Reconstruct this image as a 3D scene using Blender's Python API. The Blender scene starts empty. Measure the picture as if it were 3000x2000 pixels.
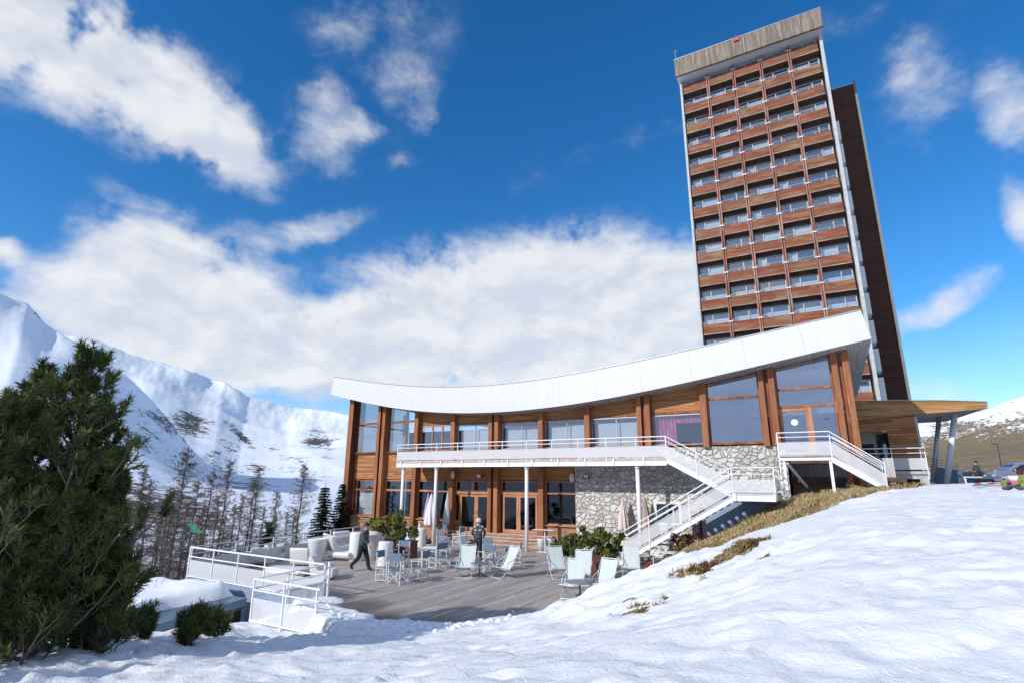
import bpy, bmesh, math, random
import numpy as np
from mathutils import Vector, Matrix
R = math.radians
random.seed(7); rng = np.random.default_rng(11)
scn = bpy.context.scene; COL = scn.collection
# ------------------------------------------------------------------ camera geometry (surveyed from the photo)
FPX = 1587.9; TH = R(14.345); AZ = R(60.313); RO = R(-0.39); H = 3.6
fw0 = np.array([-math.cos(AZ), math.sin(AZ), 0]); rt0 = np.array([math.sin(AZ), math.cos(AZ), 0]); u0 = np.array([0, 0, 1.])
fw = fw0*math.cos(TH)+u0*math.sin(TH); up_ = -fw0*math.sin(TH)+u0*math.cos(TH)
RT = math.cos(RO)*rt0-math.sin(RO)*up_; UP = math.sin(RO)*rt0+math.cos(RO)*up_
CAM = np.array([0, 0, H])
def ray(px, py): return fw*FPX+RT*(px-1500)+UP*(1000-py)
def onz(px, py, z=0.): r = ray(px, py); return CAM+r*((z-H)/r[2])
def ony(px, py, y): r = ray(px, py); return CAM+r*(y/r[1])
def at(px, py, d): r = ray(px, py); return CAM+r*d/math.hypot(r[0], r[1])
def azel(px, py):
    r = ray(px, py); return math.degrees(math.atan2(r[0], r[1])), math.degrees(math.atan2(r[2], math.hypot(r[0], r[1])))
# ------------------------------------------------------------------ numpy noise
_P = rng.random((256, 256))
def vnoise(x, y, seed=0):
    x = np.asarray(x, float)+seed*17.3; y = np.asarray(y, float)+seed*9.1
    xi = np.floor(x).astype(int); yi = np.floor(y).astype(int); fx = x-xi; fy = y-yi
    fx = fx*fx*(3-2*fx); fy = fy*fy*(3-2*fy)
    a = _P[xi % 256, yi % 256]; b = _P[(xi+1) % 256, yi % 256]; c = _P[xi % 256, (yi+1) % 256]; d = _P[(xi+1) % 256, (yi+1) % 256]
    return (a*(1-fx)+b*fx)*(1-fy)+(c*(1-fx)+d*fx)*fy
def fbm(x, y, o=4, seed=0):
    s = 0; a = .5; t = 0
    for i in range(o):
        s = s+a*vnoise(x*2**i, y*2**i, seed+i*3); t += a; a *= .5
    return s/t
# ------------------------------------------------------------------ materials
def newmat(name):
    m = bpy.data.materials.new(name); m.use_nodes = True; nt = m.node_tree
    b = nt.nodes['Principled BSDF']; return m, nt, b
class N:
    def __init__(s, nt): s.nt = nt
    def __call__(s, typ, ins=None, **kw):
        n = s.nt.nodes.new(typ)
        for k, v in kw.items(): setattr(n, k, v)
        if ins:
            for k, v in ins.items():
                if isinstance(v, bpy.types.NodeSocket): s.nt.links.new(v, n.inputs[k])
                else: n.inputs[k].default_value = v
        return n
    def math(s, op, a, b=0., c=None, clamp=False):
        n = s.nt.nodes.new('ShaderNodeMath'); n.operation = op; n.use_clamp = clamp
        for i, v in enumerate((a, b, c)):
            if v is None: continue
            if isinstance(v, bpy.types.NodeSocket): s.nt.links.new(v, n.inputs[i])
            else: n.inputs[i].default_value = v
        return n.outputs[0]
    def mix(s, f, a, b, bt='MIX'):
        n = s.nt.nodes.new('ShaderNodeMix'); n.data_type = 'RGBA'; n.blend_type = bt
        for k, v in ((0, f), (6, a), (7, b)):
            if isinstance(v, bpy.types.NodeSocket): s.nt.links.new(v, n.inputs[k])
            else: n.inputs[k].default_value = v if k == 0 else (*v[:3], 1)
        return n.outputs[2]
    def ramp(s, f, lo, hi):
        n = s.nt.nodes.new('ShaderNodeMapRange'); n.interpolation_type = 'SMOOTHSTEP'
        s.nt.links.new(f, n.inputs[0]); n.inputs[1].default_value = lo; n.inputs[2].default_value = hi
        return n.outputs[0]
    def noise(s, vec, sc=5., det=4., rough=.55, dist=0.):
        n = s('ShaderNodeTexNoise', {'Vector': vec, 'Scale': sc, 'Detail': det, 'Roughness': rough, 'Distortion': dist}); return n.outputs[0]
    def coords(s, scale=(1, 1, 1)):
        t = s('ShaderNodeTexCoord'); m = s('ShaderNodeMapping', {'Vector': t.outputs['Object'], 'Scale': scale}); return m.outputs[0]
def M(name, col, rough=.6, metal=0., var=.18, vs=(3, 3, 3), bump=0., bs=20., spec=None, dirt=None):
    m, nt, b = newmat(name); n = N(nt); co = n.coords(vs)
    f = n.noise(co, 1., 5, .6)
    c = n.mix(n.ramp(f, .25, .75), [x*(1-var) for x in col], [min(1, x*(1+var)) for x in col])
    if dirt:
        g = n.noise(n.coords((1, 1, 1)), dirt[1], 6, .65); c = n.mix(n.math('MULTIPLY', n.ramp(g, .5, .72), dirt[2]), c, dirt[0])
    nt.links.new(c, b.inputs['Base Color']); b.inputs['Roughness'].default_value = rough; b.inputs['Metallic'].default_value = metal
    if spec is not None: b.inputs['Specular IOR Level'].default_value = spec
    if bump:
        g = n.noise(n.coords((1, 1, 1)), bs, 5, .6); bp = n('ShaderNodeBump', {'Height': g, 'Strength': bump, 'Distance': .02}); nt.links.new(bp.outputs[0], b.inputs['Normal'])
    return m
def planks(name, col, axis=2, period=.12, gap=.1, grain=0, col2=None, rough=.65, var=.35, gapdark=.25, weather=None, bump=.5, wamt=.6):
    """boards stacked along `axis`, grain running along `grain`"""
    m, nt, b = newmat(name); n = N(nt); t = n('ShaderNodeTexCoord'); sep = n('ShaderNodeSeparateXYZ', {0: t.outputs['Object']})
    c = n.math('DIVIDE', sep.outputs[axis], period); fr = n.math('FRACT', c); idn = n.math('FLOOR', c)
    seg = n.math('FLOOR', n.math('ADD', n.math('DIVIDE', sep.outputs[grain], 2.9), n.math('MULTIPLY', idn, .37)))
    wn = n('ShaderNodeTexWhiteNoise', noise_dimensions='2D'); cx = n('ShaderNodeCombineXYZ', {0: idn, 1: seg}); nt.links.new(cx.outputs[0], wn.inputs['Vector'])
    sc = [14., 14., 14.]; sc[grain] = .9
    gr = n.noise(n.coords(sc), 1., 6, .65, .6)
    base = n.mix(wn.outputs[0], [x*(1-var) for x in col], col2 or [min(1, x*(1+var)) for x in col])
    base = n.mix(n.ramp(gr, .35, .75), base, [x*.55 for x in col], 'MIX')
    if weather:
        w = n.noise(n.coords([1.5 if i != grain else .35 for i in range(3)]), 1., 5, .65); base = n.mix(n.math('MULTIPLY', n.ramp(w, .45, .7), wamt), base, weather)
    edge = n.math('LESS_THAN', fr, gap); base = n.mix(edge, base, [x*gapdark for x in col])
    nt.links.new(base, b.inputs['Base Color']); b.inputs['Roughness'].default_value = rough; b.inputs['Specular IOR Level'].default_value = .3
    h = n.math('SUBTRACT', n.math('MULTIPLY', gr, .25), n.math('MULTIPLY', edge, 1.))
    bp = n('ShaderNodeBump', {'Height': h, 'Strength': bump, 'Distance': .015}); nt.links.new(bp.outputs[0], b.inputs['Normal'])
    return m
MT = {}
MT['wood'] = planks('orange_cladding', (.46, .185, .07), 2, .145, .09, 0, (.60, .28, .12), weather=(.4, .2, .1), wamt=.45)
MT['wood_soft'] = planks('brown_cladding', (.42, .19, .075), 2, .13, .06, 0, (.58, .27, .105), var=.12, gapdark=.5)
MT['wood_old'] = planks('worn_cladding', (.42, .2, .1), 2, .12, .1, 0, (.6, .33, .2), weather=(.5, .38, .3), wamt=.7)
MT['wood_dark'] = planks('dark_cladding', (.085, .032, .018), 2, .22, .08, 0, (.12, .045, .024), var=.3, weather=(.07, .03, .02))
MT['tower_wood'] = planks('tower_cladding', (.30, .082, .036), 2, .15, .22, 0, (.44, .14, .06), var=.4, weather=(.36, .21, .14), wamt=.85)
MT['tower_wood_pale'] = planks('tower_cladding_pale', (.30, .10, .042), 2, .15, .22, 0, (.42, .18, .075), var=.4, weather=(.38, .25, .16), wamt=.95)
MT['tower_fascia'] = planks('grey_board', (.27, .215, .17), 0, .16, .12, 2, (.42, .345, .28), var=.4, weather=(.19, .125, .085), wamt=.7)
MT['post_wood'] = planks('post_timber', (.36, .135, .06), 0, .31, .03, 2, (.48, .21, .095), var=.2, weather=(.3, .11, .045), wamt=.7)
MT['post_red'] = planks('post_red_timber', (.30, .085, .035), 0, .3, .03, 2, (.4, .13, .05), weather=(.5, .25, .12))
MT['frame_wood'] = planks('joinery', (.55, .25, .13), 0, .5, .0, 2, (.62, .3, .16), var=.15)
MT['tower_post'] = planks('tower_post_timber', (.35, .13, .09), 0, .3, .0, 2, (.48, .25, .19), var=.3, weather=(.5, .37, .32), wamt=.8)
MT['deck'] = None
MT['white'] = M('white_paint', (.80, .81, .83), .45, var=.04, dirt=((.6, .6, .6), 2., .25))
MT['fascia'] = M('white_fascia_sheet', (.64, .645, .65), .4, var=.03, vs=(2.2, 2.2, .12), dirt=((.50, .50, .48), .9, .12))
MT['plastic'] = M('white_moulded_plastic', (.76, .76, .76), .42, var=.05, dirt=((.55, .55, .52), 3., .3))
MT['slabedge'] = M('weathered_slab_edge', (.34, .30, .24), .85, var=.45, vs=(1.2, 1.2, 6))
MT['concrete'] = M('concrete', (.42, .43, .42), .85, var=.2, bump=.4, dirt=((.2, .2, .19), 1.3, .5))
MT['fin'] = M('pale_concrete_edge', (.50, .50, .49), .8, var=.15, bump=.3, dirt=((.30, .30, .27), 1.5, .5))
MT['bluewall'] = M('blue_grey_render', (.24, .31, .42), .85, var=.05, bump=.2, bs=40, dirt=((.40, .45, .52), 1.8, .4))
MT['bluesheet'] = M('blue_grey_sheet', (.10, .17, .23), .4, .3, var=.12)
MT['bluesheet2'] = M('weathered_edge_metal', (.17, .20, .20), .6, .1, var=.15)
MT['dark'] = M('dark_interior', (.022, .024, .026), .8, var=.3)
MT['warmdark'] = M('brown_interior', (.10, .06, .04), .8, var=.3)
MT['metal'] = M('galvanised_metal', (.42, .44, .46), .4, .6, var=.1)
MT['alu'] = M('pale_painted_metal', (.62, .65, .68), .4, .1, var=.08)
MT['tower_alu'] = M('grey_painted_metal', (.40, .42, .44), .5, .1, var=.12)
MT['black'] = M('black_metal', (.03, .03, .035), .45, .2, var=.2)
MT['tabletop'] = M('slate_grey_table_top', (.16, .17, .20), .4, var=.15)
MT['fab_blue'] = M('slate_blue_canvas', (.13, .20, .28), .9, var=.12, bump=.3, bs=60)
MT['fab_dark'] = M('dark_canvas', (.05, .06, .09), .9, var=.2)
MT['mint'] = M('mint_sling_fabric', (.56, .62, .62), .85, var=.06, vs=(30, 1, 1), bump=.2, bs=50)
MT['soffit'] = planks('soffit_boards', (.52, .53, .54), 0, .16, .12, 1, (.58, .59, .6), var=.05, gapdark=.55, weather=(.5, .5, .5))
MT['soffit_plain'] = M('white_soffit', (.62, .65, .66), .8, var=.05)
MT['curtain'] = M('pale_curtain', (.80, .87, .87), .9, var=.06, vs=(14, 14, .3))
MT['blind'] = M('pale_blind', (.80, .83, .85), .9, var=.05, vs=(.7, 9, 1.2))
MT['pink'] = M('pink_curtain', (.72, .16, .30), .9, var=.45, vs=(9, 9, 1.5))
MT['brown_box'] = M('brown_planter_wood', (.12, .045, .03), .7, var=.3, vs=(2, 2, 12), bump=.3)
MT['red'] = M('red_paint', (.55, .03, .02), .45, var=.1)
MT['orange'] = M('orange_plastic', (.45, .08, .03), .5, var=.1)
MT['lilac'] = M('lilac_canvas', (.48, .40, .62), .9, var=.12, vs=(8, 8, .6))
MT['cream'] = M('cream_canvas', (.70, .60, .54), .9, var=.1, vs=(8, 8, .6))
MT['tan'] = M('tan_canvas', (.42, .30, .26), .9, var=.15, vs=(8, 8, .6))
MT['greyish'] = M('grey_white_canvas', (.60, .62, .60), .9, var=.2, vs=(8, 8, .8))
MT['whitecanvas'] = M('white_canvas', (.78, .74, .76), .9, var=.07, vs=(8, 8, .6))
MT['purple'] = M('purple_cloth', (.07, .03, .07), .9, var=.3)
MT['green'] = M('green_net', (.015, .20, .11), .8, var=.2)
MT['stonecap'] = M('stone_tread', (.50, .42, .40), .8, var=.2, bump=.3)
MT['skin'] = M('skin', (.55, .32, .23), .55, var=.05)
MT['hair'] = M('dark_hair', (.02, .013, .01), .6, var=.3, vs=(40, 40, 6))
MT['jacket'] = M('charcoal_jacket', (.05, .058, .068), .75, var=.25, vs=(12, 12, 12), bump=.3)
MT['trousers'] = M('black_trousers', (.012, .013, .014), .8, var=.3)
MT['shoe'] = M('black_shoe', (.012, .012, .014), .5)
MT['yoke'] = M('pale_yoke_cloth', (.42, .42, .46), .8, var=.35, vs=(20, 20, 20))
MT['yoke_dim'] = M('grey_yoke_cloth', (.16, .16, .17), .8, var=.8, vs=(9, 9, 9))
MT['helmet'] = M('white_helmet_shell', (.62, .56, .62), .25, var=.25, vs=(9, 9, 9))
MT['maroon'] = M('maroon_knit', (.10, .012, .02), .9, var=.3)
MT['yellow'] = M('yellow_green_cloth', (.22, .24, .06), .8, var=.3)
MT['hotpink'] = M('hot_pink_plastic', (.78, .10, .38), .5, var=.1)
MT['carpaint'] = M('silver_blue_car_paint', (.30, .32, .40), .28, .5, var=.05)
MT['carblue'] = M('dark_blue_car_paint', (.02, .05, .14), .28, .3, var=.05)
MT['tyre'] = M('tyre_rubber', (.015, .015, .015), .85)
MT['carglass'] = M('car_glass', (.015, .03, .03), .06, var=.1)
MT['door_white'] = M('white_door_paint', (.74, .75, .76), .5, var=.05)
MT['lampglass'] = M('opal_lamp_glass', (.72, .68, .64), .35, var=.08)
MT['grey_panel'] = planks('grey_corrugated', (.40, .40, .41), 0, .10, .3, 2, (.44, .44, .45), var=.05, gapdark=.75)
MT['lit_grey_panel'] = planks('lit_corrugated', (.6, .6, .6), 0, .10, .3, 2, (.66, .66, .66), var=.05, gapdark=.75)  # lighter copy of the grey sheet, sunlight on the wall put into the colour
MT['beige'] = M('beige_render', (.42, .36, .30), .85, var=.1)
MT['bark'] = M('grey_brown_bark', (.13, .10, .08), .9, var=.4, vs=(8, 8, 2), bump=.5)
MT['larch_twig'] = M('larch_twig', (.15, .12, .105), .9, var=.35, vs=(2, 2, 2))
MT['pale_stem'] = M('pale_stem', (.42, .34, .24), .9, var=.2)
MT['pinebark'] = M('pine_bark', (.17, .14, .12), .9, var=.4, vs=(8, 8, 2))
def foliage(name, a, b_, sc=1.2):
    m, nt, b = newmat(name); n = N(nt); co = n.coords((1, 1, 1))
    f = n.noise(co, sc, 3, .6); g = n.noise(co, 22., 2, .5)
    c = n.mix(n.ramp(n.math('ADD', n.math('MULTIPLY', f, .6), n.math('MULTIPLY', g, .4)), .36, .62), a, b_)
    nt.links.new(c, b.inputs['Base Color']); b.inputs['Roughness'].default_value = .65; b.inputs['Specular IOR Level'].default_value = .25
    return m
MT['pine'] = foliage('pine_needles', (.028, .05, .016), (.15, .17, .045))
MT['spruce'] = foliage('spruce_needles', (.012, .03, .018), (.045, .075, .035))
MT['bush'] = foliage('broad_leaf', (.03, .045, .012), (.20, .20, .04), 2.5)
MT['bush2'] = foliage('yellow_green_leaf', (.035, .05, .012), (.19, .21, .045), 3.)
# railing mesh: perforated sheet, you can make out what is behind it
def sheet():
    m, nt, b = newmat('perforated_white_sheet'); n = N(nt); b.inputs['Base Color'].default_value = (.70, .71, .73, 1); b.inputs['Roughness'].default_value = .6
    tr = n('ShaderNodeBsdfTransparent'); mx = n('ShaderNodeMixShader', {0: .30}); nt.links.new(b.outputs[0], mx.inputs[1]); nt.links.new(tr.outputs[0], mx.inputs[2])
    nt.links.new(mx.outputs[0], nt.nodes['Material Output'].inputs[0]); return m
MT['sheet'] = sheet()
def glass(name, refl=.35, tint=(.75, .85, .88)):
    m, nt, b = newmat(name); n = N(nt); nt.nodes.remove(b)
    tr = n('ShaderNodeBsdfTransparent', {0: (*tint, 1)}); gl = n('ShaderNodeBsdfGlossy', {'Color': (.92, .95, 1, 1), 'Roughness': .012})
    fr = n('ShaderNodeLayerWeight', {0: .35}); f = n.math('ADD', n.math('MULTIPLY', fr.outputs[0], .5), refl, clamp=True)
    co = n.coords((1, 1, 1)); bp = n('ShaderNodeBump', {'Height': n.noise(co, .8, 2, .5), 'Strength': .02, 'Distance': .05}); nt.links.new(bp.outputs[0], gl.inputs['Normal'])
    mx = n('ShaderNodeMixShader', {0: f}); nt.links.new(tr.outputs[0], mx.inputs[1]); nt.links.new(gl.outputs[0], mx.inputs[2])
    nt.links.new(mx.outputs[0], nt.nodes['Material Output'].inputs[0]); return m
MT['glass'] = glass('window_glass', .16, (.93, .96, .98)); MT['glass_clear'] = glass('clear_window_glass', .02, (.95, .97, .97)); MT['glass_mirror'] = glass('reflecting_window_glass', .72, (.8, .85, .9)); MT['glass_low'] = glass('dark_window_glass', .03, (.6, .66, .7)); MT['glass_big'] = glass('tall_window_glass', .42, (.5, .6, .7))
def stone():
    m, nt, b = newmat('white_rubble_stone'); n = N(nt); t = n('ShaderNodeTexCoord'); o = t.outputs['Object']
    nz = n('ShaderNodeTexNoise', {'Vector': o, 'Scale': 1.7, 'Detail': 3}); off = n('ShaderNodeVectorMath', {0: nz.outputs[1], 1: (.5, .5, .5)}, operation='SUBTRACT')
    sc = n('ShaderNodeVectorMath', {0: off.outputs[0], 'Scale': .35}, operation='SCALE'); v = n('ShaderNodeVectorMath', {0: o, 1: sc.outputs[0]}, operation='ADD')
    mp = n('ShaderNodeMapping', {'Vector': v.outputs[0], 'Scale': (1, .05, 1.2)})
    e = n('ShaderNodeTexVoronoi', {'Vector': mp.outputs[0], 'Scale': 3.5, 'Randomness': .95}, feature='DISTANCE_TO_EDGE'); c = n('ShaderNodeTexVoronoi', {'Vector': mp.outputs[0], 'Scale': 3.5, 'Randomness': .95})
    sp = n('ShaderNodeSeparateColor', {0: c.outputs['Color']}); base = n.mix(sp.outputs[0], (.47, .45, .41), (.71, .69, .64))
    g = n.noise(o, 6., 6, .7); base = n.mix(n.math('MULTIPLY', n.ramp(g, .45, .8), .4), base, (.40, .39, .36))
    nn = n.math('MULTIPLY', n.noise(o, 9., 3), .03); k = n.ramp(n.math('ADD', e.outputs['Distance'], nn), .016, .045); base = n.mix(k, (.27, .26, .25), base)
    nt.links.new(base, b.inputs['Base Color']); b.inputs['Roughness'].default_value = .9
    h = n.math('ADD', n.math('MULTIPLY', n.ramp(e.outputs['Distance'], .0, .16), 1.), n.math('MULTIPLY', g, .4))
    bp = n('ShaderNodeBump', {'Height': h, 'Strength': .9, 'Distance': .075}); nt.links.new(bp.outputs[0], b.inputs['Normal']); return m
MT['stone'] = stone()
def deckmat():
    m, nt, b = newmat('weathered_deck_boards'); n = N(nt); t = n('ShaderNodeTexCoord'); sep = n('ShaderNodeSeparateXYZ', {0: t.outputs['Object']})
    c = n.math('DIVIDE', sep.outputs[0], .145); fr = n.math('FRACT', c); idn = n.math('FLOOR', c)
    seg = n.math('FLOOR', n.math('ADD', n.math('DIVIDE', sep.outputs[1], 3.6), n.math('MULTIPLY', idn, .41)))
    wn = n('ShaderNodeTexWhiteNoise', noise_dimensions='2D'); cx = n('ShaderNodeCombineXYZ', {0: idn, 1: seg}); nt.links.new(cx.outputs[0], wn.inputs['Vector'])
    gr = n.noise(n.coords((16, 1.2, 1)), 1., 5, .65)
    base = n.mix(wn.outputs[0], (.34, .30, .27), (.56, .51, .46)); base = n.mix(n.ramp(gr, .4, .8), base, (.28, .245, .22))
    # boards turn darker brown and smoother towards the front edge
    w = n.noise(n.coords((1.3, .35, 1)), 1., 4, .6); yy = n.math('MULTIPLY', n.math('SUBTRACT', sep.outputs[1], n.math('MULTIPLY', n.math('ABSOLUTE', n.math('ADD', sep.outputs[0], 10.2)), .35)), 1.)
    front_tone = n.ramp(n.math('SUBTRACT', n.math('ADD', 12.1, n.math('MULTIPLY', w, 3.2)), yy), .6, 1.6); front_tone = n.math('MULTIPLY', front_tone, .8)
    base = n.mix(front_tone, base, (.085, .05, .04))
    edge = n.math('LESS_THAN', fr, .13); base = n.mix(n.math('MULTIPLY', edge, .85), base, (.04, .035, .03))
    nt.links.new(base, b.inputs['Base Color']); nt.links.new(n.math('SUBTRACT', .75, n.math('MULTIPLY', front_tone, .4)), b.inputs['Roughness'])
    h = n.math('SUBTRACT', n.math('MULTIPLY', gr, .3), edge); bp = n('ShaderNodeBump', {'Height': h, 'Strength': .6, 'Distance': .015}); nt.links.new(bp.outputs[0], b.inputs['Normal'])
    return m
MT['deck'] = deckmat()
def snowmat():
    m, nt, b = newmat('snow'); n = N(nt); co = n.coords((1, 1, 1))
    at_ = n('ShaderNodeAttribute', attribute_name='bare'); at2 = n('ShaderNodeAttribute', attribute_name='asphalt'); at3 = n('ShaderNodeAttribute', attribute_name='trodden')
    f = n.noise(co, .9, 5, .6); g = n.noise(co, 30., 4, .6)
    snow = n.mix(f, (.82, .835, .85), (.89, .895, .90)); snow = n.mix(n.math('MULTIPLY', n.ramp(g, .6, .8), .22), snow, (.58, .58, .60)); gp2 = n.noise(co, 2.3, 6, .7); snow = n.mix(n.math('MULTIPLY', n.ramp(gp2, .58, .8), .18), snow, (.66, .69, .72))
    e = n.noise(co, 7., 4, .7); k = n.ramp(n.math('ADD', at_.outputs['Fac'], n.math('MULTIPLY', n.math('SUBTRACT', e, .5), .7)), .45, .55)
    h = n.noise(co, 12., 4, .7); soil = n.mix(n.ramp(h, .35, .65), (.10, .065, .03), (.34, .24, .11)); gp = n.noise(co, .7, 3, .6); soil = n.mix(n.math('MULTIPLY', n.ramp(gp, .5, .65), .6), soil, (.12, .15, .04))
    c = n.mix(k, snow, soil)
    k2 = n.ramp(n.math('ADD', at2.outputs['Fac'], n.math('MULTIPLY', n.math('SUBTRACT', e, .5), .5)), .4, .6); c = n.mix(k2, c, n.mix(h, (.07, .07, .075), (.16, .155, .15)))
    nt.links.new(c, b.inputs['Base Color']); b.inputs['Roughness'].default_value = .6; b.inputs['Specular IOR Level'].default_value = .3
    n1 = n.noise(n.coords((1, 1, 1)), 3.2, 6, .6, .4); n2 = n.noise(n.coords((1, 1, 1)), 26., 4, .65)
    hh = n.math('ADD', n.math('MULTIPLY', n1, .9), n.math('MULTIPLY', n2, n.math('ADD', .36, n.math('MULTIPLY', at3.outputs['Fac'], .3))))
    bp = n('ShaderNodeBump', {'Height': hh, 'Strength': .38, 'Distance': .14}); nt.links.new(bp.outputs[0], b.inputs['Normal'])
    return m
MT['snow'] = snowmat()
MT['roofsnow'] = M('roof_snow', (.84, .87, .92), .7, var=.04, bump=.5, bs=5)
def mountmat(name, s1, s2, rock, brush, thr=.5, sc=.02, strk=None):
    m, nt, b = newmat(name); n = N(nt); co = n.coords((sc, sc, sc)); at_ = n('ShaderNodeAttribute', attribute_name='rock'); ab = n('ShaderNodeAttribute', attribute_name='brush')
    f = n.noise(co, 1., 9, .68); f2 = n.noise(n.coords(strk or (sc*.3, sc*.3, sc*2.)), 1., 7, .7)
    snow = n.mix(f2, s1, s2)
    f3 = n.noise(n.coords((sc*7, sc*7, sc*13)), 1., 8, .74); q = n.math('ADD', n.math('MULTIPLY', f, .35), n.math('ADD', n.math('MULTIPLY', f2, .2), n.math('MULTIPLY', f3, .45)))
    k = n.ramp(n.math('ADD', q, n.math('MULTIPLY', at_.outputs['Fac'], .35)), thr+.13, thr+.17)
    r = n.mix(n.noise(n.coords((sc*6, sc*6, sc*6)), 1., 5, .7), [x*.5 for x in rock], [min(1, x*1.5) for x in rock])
    c = n.mix(k, snow, r); k3 = n.ramp(n.math('ADD', n.math('MULTIPLY', n.math('SUBTRACT', f3, .5), 2.2), ab.outputs['Fac']), .42, .6)
    c = n.mix(k3, c, n.mix(f2, [x*.55 for x in brush], [x*1.4 for x in brush]))
    nt.links.new(c, b.inputs['Base Color']); b.inputs['Roughness'].default_value = .85; b.inputs['Specular IOR Level'].default_value = .1
    bp = n('ShaderNodeBump', {'Height': f, 'Strength': .35, 'Distance': 5.}); nt.links.new(bp.outputs[0], b.inputs['Normal']); return m
MT['mount'] = mountmat('snow_mountain', (.80, .84, .90), (.88, .91, .95), (.10, .095, .085), (.12, .09, .07), .485, .012)
MT['mount_near'] = mountmat('snow_mountain_near', (.80, .84, .90), (.88, .91, .95), (.09, .09, .08), (.11, .085, .065), .48, .022)
MT['mount_brown'] = mountmat('brown_hillside', (.84, .87, .91), (.88, .91, .95), (.22, .17, .11), (.22, .165, .105), .50, .045, (.02, .006, .07))
MT['mount_back'] = mountmat('opposite_mountain', (.66, .72, .82), (.86, .89, .94), (.05, .06, .08), (.05, .06, .05), .42, .009)
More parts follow.
